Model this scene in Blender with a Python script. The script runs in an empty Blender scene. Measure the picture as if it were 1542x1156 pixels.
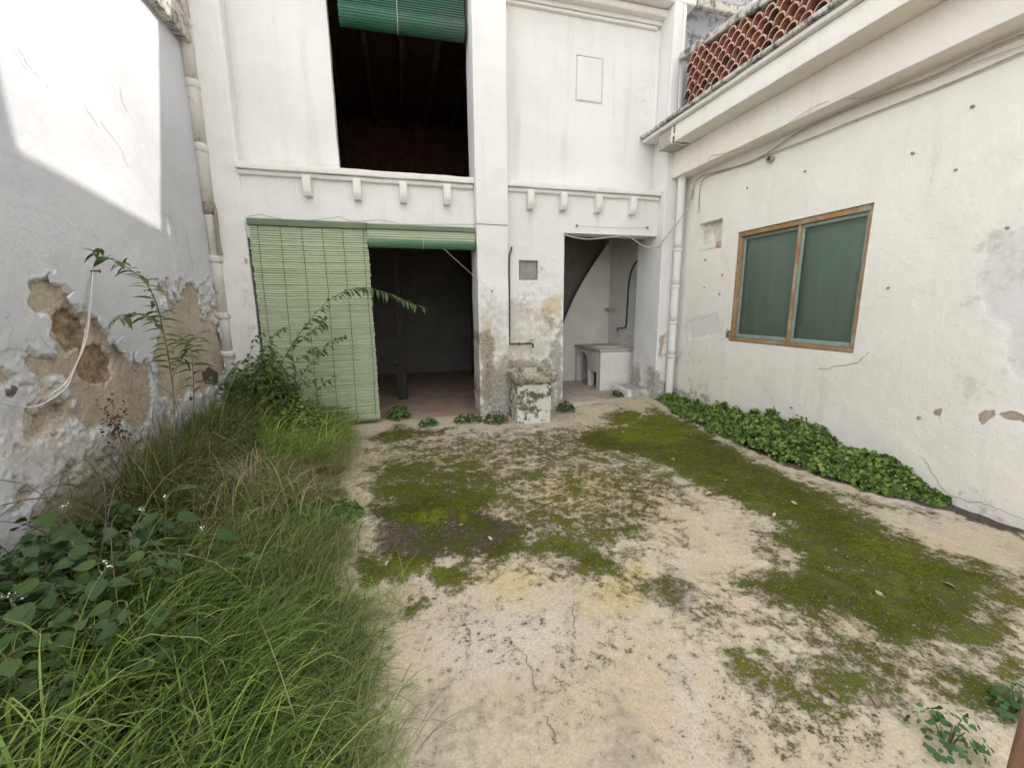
import bpy, bmesh, math, random
import numpy as np
from mathutils import Vector, Matrix, Quaternion

# ------------------------------------------------------------------ camera, sky, sun, exposure
SC = bpy.context.scene
COL = SC.collection
FPX, PITCH, YAW, ROLL, CAMH = 624.7, math.radians(10.57), math.radians(14.96), math.radians(-0.51), 1.5
CX, CY = 771.0, 578.0
_cp, _sp = math.cos(PITCH), math.sin(PITCH)
FW = np.array([math.sin(YAW) * _cp, math.cos(YAW) * _cp, -_sp])
RT = np.array([math.cos(YAW), -math.sin(YAW), 0.0])
UP = np.cross(RT, FW)
RT, UP = math.cos(ROLL) * RT + math.sin(ROLL) * UP, -math.sin(ROLL) * RT + math.cos(ROLL) * UP
CAM = np.array([0, 0, CAMH])
cd = bpy.data.cameras.new('camera')
cd.sensor_width = 36.0
cd.lens = FPX / 1542 * 36
cd.clip_start, cd.clip_end = 0.02, 500
cam = bpy.data.objects.new('camera', cd)
COL.objects.link(cam)
cam.matrix_world = Matrix(((RT[0], UP[0], -FW[0], 0), (RT[1], UP[1], -FW[1], 0), (RT[2], UP[2], -FW[2], CAMH), (0, 0, 0, 1)))
SC.camera = cam

SUN = Vector((1.0, 0.129, 0.46)).normalized()          # towards the sun: low, over the right-hand building
W = bpy.data.worlds.new('World')
SC.world = W
W.use_nodes = True
wn = W.node_tree
bg = wn.nodes['Background']
sky = wn.nodes.new('ShaderNodeTexSky')
sky.sky_type = 'NISHITA'
sky.sun_disc = False
sky.sun_elevation = math.asin(SUN.z)
sky.sun_rotation = math.atan2(SUN.x, SUN.y)
sky.air_density, sky.dust_density, sky.ozone_density = 1.0, 1.0, 1.0
tn = wn.nodes.new('ShaderNodeMix')                  # thin winter cloud veil: an even, pale layer over the whole clear sky
tn.data_type = 'RGBA'
tn.inputs[0].default_value = 0.68
tn.inputs[7].default_value = (4.68, 4.5, 4.24, 1)
wn.links.new(sky.outputs[0], tn.inputs[6])
wn.links.new(tn.outputs[2], bg.inputs[0])
bg.inputs[1].default_value = 0.15
sl = bpy.data.lights.new('sun', 'SUN')
sl.energy, sl.angle, sl.color = 0.9, math.radians(0.53), (1.0, 0.95, 0.88)
so = bpy.data.objects.new('sun', sl)
COL.objects.link(so)
so.rotation_euler = SUN.to_track_quat('Z', 'Y').to_euler()
so.location = (8, 3, 9)
SC.view_settings.view_transform = 'Standard'
SC.view_settings.look = 'None'
SC.view_settings.gamma = 1.0
SC.view_settings.exposure = 2.03
SC.cycles.use_denoising = True
SC.cycles.max_bounces = 7
SC.cycles.diffuse_bounces = 4
SC.cycles.use_adaptive_sampling = True
SC.cycles.adaptive_threshold = 0.02
SC.cycles.transparent_max_bounces = 12
SC.cycles.sample_clamp_indirect = 10

# ------------------------------------------------------------------ helpers
rng = np.random.default_rng(7)
random.seed(7)
_T = np.random.default_rng(3).random((256, 256))


def vnoise(x, y, s=0):
    x = np.asarray(x, float) + s * 17.13
    y = np.asarray(y, float) + s * 31.7
    xi, yi = np.floor(x).astype(int), np.floor(y).astype(int)
    fx, fy = x - xi, y - yi
    fx, fy = fx * fx * (3 - 2 * fx), fy * fy * (3 - 2 * fy)
    a, b = _T[xi % 256, yi % 256], _T[(xi + 1) % 256, yi % 256]
    c, d = _T[xi % 256, (yi + 1) % 256], _T[(xi + 1) % 256, (yi + 1) % 256]
    return (a * (1 - fx) + b * fx) * (1 - fy) + (c * (1 - fx) + d * fx) * fy


def fbm(x, y, s=0, o=4):
    r, a, t = 0, 1.0, 0
    for k in range(o):
        r = r + a * vnoise(x * 2 ** k, y * 2 ** k, s + k * 5)
        t += a
        a *= 0.55
    return r / t


def sstep(a, b, x):
    t = np.clip((x - a) / (b - a), 0, 1)
    return t * t * (3 - 2 * t)


def ray(u, v):
    return (u - CX) / FPX * RT - (v - CY) / FPX * UP + FW


def on(u, v, ax, val):
    """the point of the place on the plane axis = val that the photograph shows at (u, v)"""
    d = ray(u, v)
    return CAM + (val - CAM[ax]) / d[ax] * d


def sd_poly(px, py, poly):
    """signed distance, positive inside"""
    px, py = np.asarray(px, float), np.asarray(py, float)
    d = np.full(px.shape, 1e9)
    ins = np.zeros(px.shape, bool)
    n = len(poly)
    for i in range(n):
        ax, ay = poly[i]
        bx, by = poly[(i + 1) % n]
        ex, ey = bx - ax, by - ay
        wx, wy = px - ax, py - ay
        t = np.clip((wx * ex + wy * ey) / (ex * ex + ey * ey + 1e-12), 0, 1)
        d = np.minimum(d, (wx - ex * t) ** 2 + (wy - ey * t) ** 2)
        c = ((ay <= py) & (by > py)) | ((by <= py) & (ay > py))
        xi = ax + (py - ay) / (by - ay + 1e-12) * ex
        ins ^= c & (px < xi)
    d = np.sqrt(d)
    return np.where(ins, d, -d)


def masks(a, b, specs, s=0, wob=0.05):
    """specs: (channel, weight, softness, polygon in plane coordinates) -> dict of arrays"""
    out = {}
    wx = (fbm(a * 7, b * 7, s + 2, 4) - 0.5) * wob * 2
    for ch, wgt, soft, poly in specs:
        m = wgt * sstep(-soft, soft, sd_poly(a, b, poly) + wx)
        out[ch] = np.maximum(out.get(ch, 0), m)
    return out


def link(o, parent=None):
    COL.objects.link(o)
    if parent is not None:
        o.parent = parent
    return o


def tag(o, label=None, cat=None, group=None, kind=None):
    if label: o['label'] = label
    if cat: o['category'] = cat
    if group: o['group'] = group
    if kind: o['kind'] = kind
    return o


def thing(name, label, cat, loc=(0, 0, 0), group=None):
    o = link(bpy.data.objects.new(name, None))
    o.location = loc
    o.empty_display_size = 0.1
    return tag(o, label, cat, group)


def mesh(name, V, F, mat, parent=None, smooth=True, attrs=None, col=None, off=None):
    """V (n,3); F a list of faces or one (m,k) array or a list of such arrays"""
    V = np.asarray(V, float).reshape(-1, 3)
    if off is not None:
        V = V - np.asarray(off, float)
    me = bpy.data.meshes.new(name)
    if isinstance(F, np.ndarray): F = [F]
    if len(F) and isinstance(F[0], np.ndarray):
        F = [f for f in F if len(f)]
        me.vertices.add(len(V))
        me.vertices.foreach_set('co', V.astype(np.float32).ravel())
        idx = np.concatenate([f.ravel() for f in F]).astype(np.int32)
        tot = np.concatenate([np.full(len(f), f.shape[1]) for f in F]).astype(np.int32)
        me.loops.add(len(idx))
        me.loops.foreach_set('vertex_index', idx)
        me.polygons.add(len(tot))
        me.polygons.foreach_set('loop_start', np.concatenate([[0], np.cumsum(tot)[:-1]]).astype(np.int32))
        me.polygons.foreach_set('loop_total', tot)
        me.update(calc_edges=True)
        me.validate()
    else:
        me.from_pydata([tuple(v) for v in V], [], [tuple(f) for f in F])
    me.polygons.foreach_set('use_smooth', np.full(len(me.polygons), bool(smooth)))
    if attrs:
        for k, a in attrs.items():
            at = me.attributes.new(k, 'FLOAT', 'POINT')
            at.data.foreach_set('value', np.broadcast_to(np.asarray(a, np.float32), (len(V),)).ravel())
    if col is not None:
        at = me.attributes.new('tint', 'FLOAT_COLOR', 'POINT')
        at.data.foreach_set('color', np.concatenate([col, np.ones((len(V), 1))], 1).astype(np.float32).ravel())
    me.materials.append(mat)
    return link(bpy.data.objects.new(name, me), parent)


def coords(lo, hi, d0, d1, fine, coarse, extra=()):
    """grid lines: fine between d0 and d1, coarse outside, plus exact extra lines"""
    d0, d1 = max(lo, d0), min(hi, d1)
    c = [np.linspace(d0, d1, max(2, int(round((d1 - d0) / fine)) + 1))]
    if d0 > lo: c.append(np.linspace(lo, d0, max(2, int(math.ceil((d0 - lo) / coarse)) + 1)))
    if hi > d1: c.append(np.linspace(d1, hi, max(2, int(math.ceil((hi - d1) / coarse)) + 1)))
    c = np.unique(np.round(np.concatenate(c), 5))
    for e in extra:
        c = c[np.abs(c - e) > fine * 0.45]
        c = np.sort(np.append(c, e))
    return c


def wall_grid(name, axis, const, sign, A, Z, mat, parent=None, holes=(), hfn=None, specs=(), seed=0, wob=0.05, skirt_attr=None):
    """plastered wall face: axis 0 -> x = const (a = y), axis 1 -> y = const (a = x); holes (a0, a1, z0, z1, depth) get reveals"""
    na, nz = len(A), len(Z)
    a, z = np.meshgrid(A, Z, indexing='ij')
    a, z = a.ravel(), z.ravel()
    mk = masks(a, z, specs, seed, wob) if specs else {}
    h = (fbm(a * 1.1, z * 1.1, seed, 3) - 0.5) * 0.02 + (fbm(a * 6, z * 6, seed + 9, 3) - 0.5) * 0.006
    if hfn is not None: h = h + hfn(a, z, mk)
    c = const + sign * h
    P = np.stack([c, a, z] if axis == 0 else [a, c, z], 1)
    i, j = np.meshgrid(np.arange(na - 1), np.arange(nz - 1), indexing='ij')
    i, j = i.ravel(), j.ravel()
    ca, cz = (A[i] + A[i + 1]) / 2, (Z[j] + Z[j + 1]) / 2
    keep = np.ones(len(i), bool)
    for h0 in holes:
        keep &= ~((ca > h0[0]) & (ca < h0[1]) & (cz > h0[2]) & (cz < h0[3]))
    i, j = i[keep], j[keep]
    q = np.stack([i * nz + j, (i + 1) * nz + j, (i + 1) * nz + j + 1, i * nz + j + 1], 1)
    if (axis == 0) == (sign > 0): q = q
    else: q = q[:, ::-1]
    Vs, Fs, n = [P], [q], len(P)
    at = {k: [v] for k, v in mk.items()}
    for (a0, a1, z0, z1, dep) in holes:
        ia = np.where((A >= a0 - 1e-4) & (A <= a1 + 1e-4))[0]
        iz = np.where((Z >= z0 - 1e-4) & (Z <= z1 + 1e-4))[0]
        for ring in ([k * nz + iz[0] for k in ia], [k * nz + iz[-1] for k in ia], [ia[0] * nz + k for k in iz], [ia[-1] * nz + k for k in iz]):
            ring = np.array(ring)
            m = len(ring)
            base = P[ring]
            for s, dd in enumerate((0, 0.006, dep * 0.5, dep)):
                Q = base.copy()
                Q[:, axis] = Q[:, axis] - sign * dd
                Vs.append(Q)
                for k in at: at[k].append(mk[k][ring] * (1 - dd / dep * 0.6))
            for s in range(3):
                b = n + s * m
                r = np.arange(m - 1)
                Fs.append(np.stack([b + r, b + r + 1, b + m + r + 1, b + m + r], 1))
            n += 4 * m
    V = np.concatenate(Vs)
    o = mesh(name, V, Fs, mat, parent, True, {k: np.concatenate(v) for k, v in at.items()})
    return o


def rbox(name, lo, hi, mat, parent=None, r=0.006, step=0.12, jit=0.004, specs=(), axes=(0, 2), seed=0, wob=0.04, off=None, taper=None, attrs=None):
    """rounded, slightly uneven block"""
    lo, hi = np.array(lo, float), np.array(hi, float)
    ls = []
    for k in range(3):
        L = hi[k] - lo[k]
        rr = min(r, L * 0.45)
        n = max(1, int(round((L - 2 * rr) / step)))
        ls.append(np.concatenate([[lo[k], lo[k] + rr * 0.45], np.linspace(lo[k] + rr, hi[k] - rr, n + 1), [hi[k] - rr * 0.45, hi[k]]]))
    V, F, n = [], [], 0
    for k in range(3):
        i, j = (k + 1) % 3, (k + 2) % 3
        gi, gj = np.meshgrid(ls[i], ls[j], indexing='ij')
        for side in (0, 1):
            P = np.zeros((gi.size, 3))
            P[:, i], P[:, j], P[:, k] = gi.ravel(), gj.ravel(), (hi if side else lo)[k]
            ni, nj = gi.shape
            a, b = np.meshgrid(np.arange(ni - 1), np.arange(nj - 1), indexing='ij')
            a, b = a.ravel(), b.ravel()
            q = np.stack([a * nj + b, (a + 1) * nj + b, (a + 1) * nj + b + 1, a * nj + b + 1], 1)
            if not side: q = q[:, ::-1]
            V.append(P)
            F.append(q + n)
            n += len(P)
    V, F = np.concatenate(V), np.concatenate(F)
    _, first, inv = np.unique(np.round(V, 5), axis=0, return_index=True, return_inverse=True)
    V, F = V[first], inv.ravel()[F]
    rv = np.minimum(r, (hi - lo) * 0.45)
    c = np.clip(V, lo + rv, hi - rv)
    d = (V - c) / rv
    ln = np.linalg.norm(d, axis=1, keepdims=True)
    V = np.where(ln > 1e-6, c + d / np.maximum(ln, 1e-9) * rv, V)
    if jit:
        for k in range(3):
            p, q = V[:, (k + 1) % 3], V[:, (k + 2) % 3]
            V[:, k] += (fbm(p * 4 + V[:, k] * 2.1, q * 4 - V[:, k] * 1.3, seed + k * 3, 3) - 0.5) * 2 * jit
    if taper is not None: V = taper(V)
    at = dict(attrs or {})
    if specs: at.update(masks(V[:, axes[0]], V[:, axes[1]], specs, seed, wob))
    return mesh(name, V, F, mat, parent, True, at, off=off)


def bez(pts, n=8):
    """smooth curve through points (Catmull-Rom)"""
    P = [np.array(p, float) for p in pts]
    P = [2 * P[0] - P[1]] + P + [2 * P[-1] - P[-2]]
    out = []
    for i in range(1, len(P) - 2):
        for t in np.linspace(0, 1, n, endpoint=False):
            a, b, c, d = P[i - 1], P[i], P[i + 1], P[i + 2]
            out.append(0.5 * (2 * b + (c - a) * t + (2 * a - 5 * b + 4 * c - d) * t * t + (3 * b - a - 3 * c + d) * t ** 3))
    out.append(P[-2])
    return np.array(out)


def tube_arr(pts, rad, sides=6, cap=True):
    P = np.asarray(pts, float)
    n = len(P)
    R = np.broadcast_to(np.asarray(rad, float), (n,))
    T = np.gradient(P, axis=0)
    T /= np.linalg.norm(T, axis=1, keepdims=True) + 1e-12
    ref = np.array([0, 0, 1.0]) if abs(T[0][2]) < 0.9 else np.array([1.0, 0, 0])
    V = []
    for k in range(n):
        u = np.cross(T[k], ref)
        u /= np.linalg.norm(u) + 1e-12
        w = np.cross(T[k], u)
        ref = np.cross(u, T[k])
        for s in range(sides):
            a = 2 * math.pi * s / sides
            V.append(P[k] + R[k] * (math.cos(a) * u + math.sin(a) * w))
    F = []
    for k in range(n - 1):
        for s in range(sides):
            F.append((k * sides + s, k * sides + (s + 1) % sides, (k + 1) * sides + (s + 1) % sides, (k + 1) * sides + s))
    F = [tuple(int(x) for x in f) for f in F]
    if cap:
        F.append(tuple(range(sides - 1, -1, -1)))
        F.append(tuple((n - 1) * sides + s for s in range(sides)))
    return np.array(V), F


def tube(name, pts, rad, mat, parent=None, sides=6, off=None, attrs=None):
    V, F = tube_arr(pts, rad, sides)
    return mesh(name, V, F, mat, parent, True, attrs, off=off)


def lathe(name, prof, mat, parent=None, sides=16, loc=(0, 0, 0), axis=2, wobble=0.0):
    """prof: (radius, height) along an axis"""
    V, F = [], []
    for r, h in prof:
        for s in range(sides):
            a = 2 * math.pi * s / sides
            p = [r * math.cos(a), r * math.sin(a), h]
            if axis == 1: p = [p[0], p[2], p[1]]
            if axis == 0: p = [p[2], p[0], p[1]]
            V.append(np.array(p) + np.array(loc) + (rng.random(3) - 0.5) * wobble)
    for k in range(len(prof) - 1):
        for s in range(sides):
            F.append((k * sides + s, k * sides + (s + 1) % sides, (k + 1) * sides + (s + 1) % sides, (k + 1) * sides + s))
    F.append(tuple(range(sides - 1, -1, -1)))
    F.append(tuple((len(prof) - 1) * sides + s for s in range(sides)))
    return mesh(name, V, F, mat, parent)


# ------------------------------------------------------------------ materials
class NT:
    def __init__(self, name):
        self.m = bpy.data.materials.new(name)
        self.m.use_nodes = True
        self.t = self.m.node_tree
        self.b = self.t.nodes['Principled BSDF']
        self.pos = self.n('ShaderNodeNewGeometry').outputs['Position']

    def n(self, typ, **kw):
        nd = self.t.nodes.new(typ)
        for k, v in kw.items(): setattr(nd, k, v)
        return nd

    def put(self, sock, v):
        if isinstance(v, bpy.types.NodeSocket): self.t.links.new(v, sock)
        elif isinstance(v, (tuple, list)) and len(v) == 3 and sock.type == 'RGBA': sock.default_value = (*v, 1)
        else: sock.default_value = v

    def noise(self, scale, detail=4, rough=0.55, vec=None, dist=0.0):
        nd = self.n('ShaderNodeTexNoise')
        self.put(nd.inputs['Vector'], vec if vec is not None else self.pos)
        nd.inputs['Scale'].default_value = scale
        nd.inputs['Detail'].default_value = detail
        nd.inputs['Roughness'].default_value = rough
        nd.inputs['Distortion'].default_value = dist
        return nd.outputs['Fac']

    def vor(self, scale, feature='F1', vec=None, out='Distance'):
        nd = self.n('ShaderNodeTexVoronoi', feature=feature)
        self.put(nd.inputs['Vector'], vec if vec is not None else self.pos)
        nd.inputs['Scale'].default_value = scale
        return nd.outputs[out]

    def stretch(self, sx, sy, sz, vec=None):
        nd = self.n('ShaderNodeVectorMath', operation='MULTIPLY')
        self.put(nd.inputs[0], vec if vec is not None else self.pos)
        nd.inputs[1].default_value = (sx, sy, sz)
        return nd.outputs[0]

    def math(self, op, a, b=0.0, c=None):
        nd = self.n('ShaderNodeMath', operation=op)
        self.put(nd.inputs[0], a)
        self.put(nd.inputs[1], b)
        if c is not None: self.put(nd.inputs[2], c)
        return nd.outputs[0]

    def step(self, x, lo, hi, a=0.0, b=1.0):
        nd = self.n('ShaderNodeMapRange', interpolation_type='SMOOTHSTEP')
        self.put(nd.inputs['Value'], x)
        nd.inputs['From Min'].default_value = lo
        nd.inputs['From Max'].default_value = hi
        nd.inputs['To Min'].default_value = a
        nd.inputs['To Max'].default_value = b
        return nd.outputs[0]

    def mix(self, f, a, b, mode='MIX'):
        nd = self.n('ShaderNodeMix', data_type='RGBA', blend_type=mode)
        self.put(nd.inputs[0], f)
        self.put(nd.inputs[6], a)
        self.put(nd.inputs[7], b)
        return nd.outputs[2]

    def attr(self, name, out='Fac'):
        return self.n('ShaderNodeAttribute', attribute_name=name).outputs[out]

    def rnd(self):
        return self.n('ShaderNodeObjectInfo').outputs['Random']

    def bump(self, h, strength=0.5, dist=0.01, prev=None):
        nd = self.n('ShaderNodeBump')
        nd.inputs['Strength'].default_value = strength
        nd.inputs['Distance'].default_value = dist
        self.put(nd.inputs['Height'], h)
        if prev is not None: self.put(nd.inputs['Normal'], prev)
        return nd.outputs[0]

    def done(self, col, rough=0.9, normal=None, spec=0.3, metal=0.0):
        self.put(self.b.inputs['Base Color'], col)
        self.put(self.b.inputs['Roughness'], rough)
        self.b.inputs['Specular IOR Level'].default_value = spec
        self.b.inputs['Metallic'].default_value = metal
        if normal is not None: self.put(self.b.inputs['Normal'], normal)
        return self.m


def mat_whitewash(name, c1=(0.80, 0.785, 0.745), c2=(0.72, 0.70, 0.665), grime=0.35):
    t = NT(name)
    nA = t.noise(0.9, 4, 0.6)
    nB = t.noise(3.4, 5, 0.68)
    nC = t.noise(13, 5, 0.72)
    nD = t.noise(46, 4, 0.72)
    streak = t.noise(1.0, 4, 0.65, t.stretch(5.5, 5.5, 0.45))
    base = t.mix(t.step(nA, 0.3, 0.7), c1, c2)
    base = t.mix(t.step(nB, 0.45, 0.8, 0, 0.35), base, (0.66, 0.64, 0.60))
    base = t.mix(t.step(streak, 0.5, 0.8, 0, grime), base, (0.58, 0.55, 0.50))
    base = t.mix(t.step(nC, 0.58, 0.80, 0, grime * 0.7), base, (0.58, 0.53, 0.45))
    base = t.mix(t.step(nD, 0.66, 0.76, 0, 0.22), base, (0.40, 0.38, 0.34))
    ml = t.math('ADD', t.math('MULTIPLY', nB, 0.45), t.math('ADD', t.math('MULTIPLY', nC, 0.35), t.math('MULTIPLY', nD, 0.20)))

    def edge(ch, amp, lo=0.46, hi=0.54, src=ml):
        return t.step(t.math('ADD', t.attr(ch), t.math('MULTIPLY', t.math('SUBTRACT', src, 0.5), amp)), lo, hi)
    f_blue = edge('blue', 1.3)
    base = t.mix(t.math('MULTIPLY', f_blue, 0.5), base, t.mix(nC, (0.58, 0.58, 0.60), (0.68, 0.675, 0.685)))
    f_och = edge('ochre', 1.6, 0.35, 0.75)
    base = t.mix(t.math('MULTIPLY', f_och, 0.75), base, t.mix(nC, (0.58, 0.38, 0.21), (0.66, 0.52, 0.36)))
    f_peel = edge('peel', 1.0)
    plaster = t.mix(t.step(nB, 0.3, 0.7), (0.40, 0.325, 0.25), (0.53, 0.46, 0.38))
    plaster = t.mix(t.step(nD, 0.45, 0.7, 0, 0.65), plaster, (0.31, 0.25, 0.19))
    base = t.mix(f_peel, base, plaster)
    f_deep = edge('deep', 0.9)
    deep = t.mix(t.step(nC, 0.35, 0.65), (0.20, 0.135, 0.085), (0.36, 0.265, 0.18))
    base = t.mix(f_deep, base, t.mix(t.step(nD, 0.5, 0.7, 0, 0.5), deep, (0.13, 0.09, 0.06)))
    f_crumb = edge('crumb', 2.2, 0.42, 0.72)
    base = t.mix(t.math('MULTIPLY', f_crumb, 0.7), base, t.mix(t.step(nD, 0.35, 0.65), (0.38, 0.33, 0.27), (0.62, 0.58, 0.52)))
    f_mould = edge('mould', 2.4, 0.40, 0.72)
    mould = t.mix(t.step(nD, 0.35, 0.62), (0.075, 0.068, 0.045), (0.30, 0.25, 0.18))
    base = t.mix(t.math('MULTIPLY', f_mould, t.step(nD, 0.2, 0.6, 0.95, 0.55)), base, mould)
    f_dark = edge('dark', 1.4, 0.44, 0.62, nC)
    base = t.mix(t.math('MULTIPLY', f_dark, 0.9), base, (0.07, 0.06, 0.045))
    f_green = edge('green', 2.0, 0.42, 0.66)
    base = t.mix(t.math('MULTIPLY', f_green, 0.9), base, t.mix(nD, (0.05, 0.06, 0.012), (0.14, 0.15, 0.03)))
    h = t.math('ADD', nB, t.math('ADD', t.math('MULTIPLY', nC, 0.8), t.math('MULTIPLY', nD, 0.30)))
    h = t.math('SUBTRACT', h, t.math('MULTIPLY', t.math('MAXIMUM', f_peel, t.math('MAXIMUM', f_crumb, f_mould)), 0.35))
    h = t.math('ADD', h, t.math('MULTIPLY', t.math('MULTIPLY', f_peel, nD), 0.9))
    return t.done(base, 0.92, t.bump(h, 0.7, 0.012), 0.2)


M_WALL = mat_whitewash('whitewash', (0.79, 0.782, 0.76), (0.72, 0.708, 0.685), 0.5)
M_WALL_L = mat_whitewash('whitewash_shaded', (0.575, 0.585, 0.62), (0.48, 0.49, 0.525), 0.5)  # left wall's whitewash made greyer and bluer; its shade is in the colour
M_CREAM = mat_whitewash('cream_wash', (0.85, 0.815, 0.745), (0.80, 0.76, 0.69), 0.4)
M_TRIM = mat_whitewash('whitewash_trim', (0.79, 0.775, 0.745), (0.72, 0.70, 0.66), 0.4)


def simple(name, c1, c2, scale=12, rough=0.8, bump=0.3, spec=0.3, metal=0.0, stretch=None, rnd=0.0, bdist=0.004, thr=(0.35, 0.65)):
    t = NT(name)
    vec = t.stretch(*stretch) if stretch else None
    n = t.noise(scale, 6, 0.65, vec)
    c = t.mix(t.step(n, *thr), c1, c2)
    if rnd:
        c = t.mix(t.math('MULTIPLY', t.rnd(), rnd), c, tuple(x * 0.35 for x in c1))
    return t.done(c, rough, t.bump(n, bump, bdist), spec, metal)


M_IRON = simple('iron', (0.06, 0.055, 0.05), (0.16, 0.12, 0.09), 40, 0.7, 0.3, 0.4)
M_CABLE = simple('grey_cable', (0.36, 0.34, 0.31), (0.50, 0.48, 0.44), 30, 0.7)
M_CABLE_M = simple('weathered_cable', (0.30, 0.28, 0.25), (0.44, 0.42, 0.38), 20, 0.7)
M_CABLE_D = simple('dirty_cable', (0.20, 0.185, 0.165), (0.33, 0.31, 0.28), 20, 0.7)
M_ROPE = simple('rope_fibre', (0.52, 0.48, 0.42), (0.68, 0.64, 0.58), 60, 0.9)
M_HOSE = simple('black_hose', (0.03, 0.03, 0.03), (0.06, 0.055, 0.05), 30, 0.5)
M_DARKWOOD = simple('dark_wood', (0.022, 0.019, 0.017), (0.045, 0.038, 0.03), 14, 0.8, stretch=(6, 6, 0.6))
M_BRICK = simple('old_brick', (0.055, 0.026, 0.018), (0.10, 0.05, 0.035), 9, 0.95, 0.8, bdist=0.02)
M_JOIST = simple('joist_wood', (0.06, 0.055, 0.05), (0.10, 0.09, 0.08), 9, 0.9)
M_HOLE = simple('hole_brown', (0.20, 0.17, 0.14), (0.36, 0.31, 0.26), 60, 0.9)
M_ROOM = simple('dim_plaster', (0.15, 0.143, 0.13), (0.20, 0.19, 0.175), 2.2, 0.95, 0.3)  # plaster darkened: the dimness of the rooms is put into the colour
M_ROOMFLOOR = simple('terracotta_screed', (0.30, 0.20, 0.145), (0.38, 0.28, 0.21), 3.0, 0.85, 0.3)
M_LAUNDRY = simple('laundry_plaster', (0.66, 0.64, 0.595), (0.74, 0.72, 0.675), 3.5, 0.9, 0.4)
M_LAUNDRYTOP = simple('laundry_top', (0.40, 0.35, 0.29), (0.52, 0.46, 0.39), 8, 0.8, 0.3)


def mat_blind(name, ca, cb, cc):
    t = NT(name)
    n = t.noise(1.0, 5, 0.65, t.stretch(2.6, 2.6, 22))
    c = t.mix(t.step(n, 0.3, 0.7), ca, cb)
    fade = t.noise(1.6, 4, 0.6)
    c = t.mix(t.math('MULTIPLY', t.step(fade, 0.45, 0.7), 0.55), c, cc)
    sp = t.noise(40, 4, 0.7)
    c = t.mix(t.math('MULTIPLY', t.step(sp, 0.62, 0.72), 0.5), c, (0.42, 0.42, 0.34))
    return t.done(c, 0.62, t.bump(n, 0.2, 0.002), 0.35)


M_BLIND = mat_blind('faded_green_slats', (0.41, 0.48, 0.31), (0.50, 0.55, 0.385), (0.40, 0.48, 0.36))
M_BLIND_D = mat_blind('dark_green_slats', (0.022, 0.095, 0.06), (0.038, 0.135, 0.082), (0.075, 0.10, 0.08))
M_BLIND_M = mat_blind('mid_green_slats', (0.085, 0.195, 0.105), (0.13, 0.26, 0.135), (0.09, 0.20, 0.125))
M_RAIL = mat_blind('green_head_rail', (0.11, 0.15, 0.085), (0.17, 0.22, 0.12), (0.13, 0.15, 0.11))
M_CORD = simple('dark_cord', (0.045, 0.07, 0.035), (0.09, 0.12, 0.06), 30, 0.9)
M_BLINDBACK = simple('blind_weave', (0.16, 0.20, 0.115), (0.20, 0.25, 0.145), 10, 0.95)


def mat_frame():
    t = NT('weathered_varnish')
    g = t.noise(1.0, 6, 0.7, t.stretch(18, 3.5, 3.5))
    c = t.mix(t.step(g, 0.3, 0.7), (0.30, 0.155, 0.06), (0.40, 0.225, 0.10))
    w = t.noise(4.5, 7, 0.72)
    c = t.mix(t.step(w, 0.46, 0.62), c, (0.36, 0.30, 0.21))
    c = t.mix(t.math('MULTIPLY', t.step(t.noise(13, 7, 0.75), 0.55, 0.66), 0.75), c, (0.17, 0.12, 0.08))
    return t.done(c, 0.75, t.bump(g, 0.4, 0.003), 0.3)


M_FRAME = mat_frame()


def mat_screen():
    t = NT('green_screen_cloth')
    g = t.noise(1.0, 5, 0.6, t.stretch(3, 14, 0.7))
    c = t.mix(t.step(g, 0.3, 0.75), (0.27, 0.355, 0.29), (0.30, 0.385, 0.315))
    return t.done(c, 0.9, None, 0.2)


M_SCREEN = mat_screen()
M_SASH = simple('pale_green_sash', (0.20, 0.27, 0.225), (0.27, 0.34, 0.29), 10, 0.6)


def mat_glass():
    t = NT('dusty_glass')
    out = t.t.nodes['Material Output']
    tr = t.n('ShaderNodeBsdfTransparent')
    tr.inputs[0].default_value = (0.80, 0.86, 0.82, 1)
    gl = t.n('ShaderNodeBsdfGlossy')
    gl.inputs['Roughness'].default_value = 0.22
    df = t.n('ShaderNodeBsdfDiffuse')
    df.inputs[0].default_value = (0.42, 0.42, 0.38, 1)
    fr = t.n('ShaderNodeFresnel')
    fr.inputs[0].default_value = 1.28
    m1 = t.n('ShaderNodeMixShader')
    t.put(m1.inputs[0], fr.outputs[0])
    t.t.links.new(tr.outputs[0], m1.inputs[1])
    t.t.links.new(gl.outputs[0], m1.inputs[2])
    m2 = t.n('ShaderNodeMixShader')
    t.put(m2.inputs[0], t.step(t.noise(1.0, 5, 0.65, t.stretch(1, 9, 0.6)), 0.3, 0.8, 0.07, 0.15))
    t.t.links.new(m1.outputs[0], m2.inputs[1])
    t.t.links.new(df.outputs[0], m2.inputs[2])
    t.t.links.new(m2.outputs[0], out.inputs[0])
    return t.m


M_GLASS = mat_glass()


def mat_tile():
    t = NT('terracotta_tile')
    n = t.noise(14, 6, 0.65)
    c = t.mix(t.step(n, 0.3, 0.7), (0.20, 0.07, 0.045), (0.28, 0.115, 0.075))
    r = t.rnd()
    c = t.mix(t.step(r, 0.62, 0.98, 0, 0.9), c, (0.06, 0.04, 0.032))
    c = t.mix(t.math('MULTIPLY', t.step(t.noise(5, 5, 0.7), 0.55, 0.7), 0.6), c, (0.12, 0.08, 0.065))
    return t.done(c, 0.9, t.bump(n, 0.3, 0.004), 0.2)


M_TILE = mat_tile()
M_TILEBACK = simple('tile_backing', (0.07, 0.035, 0.025), (0.12, 0.055, 0.04), 6, 0.95)
M_MORTAR = simple('tile_mortar', (0.46, 0.29, 0.22), (0.56, 0.38, 0.30), 20, 0.95)


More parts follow.
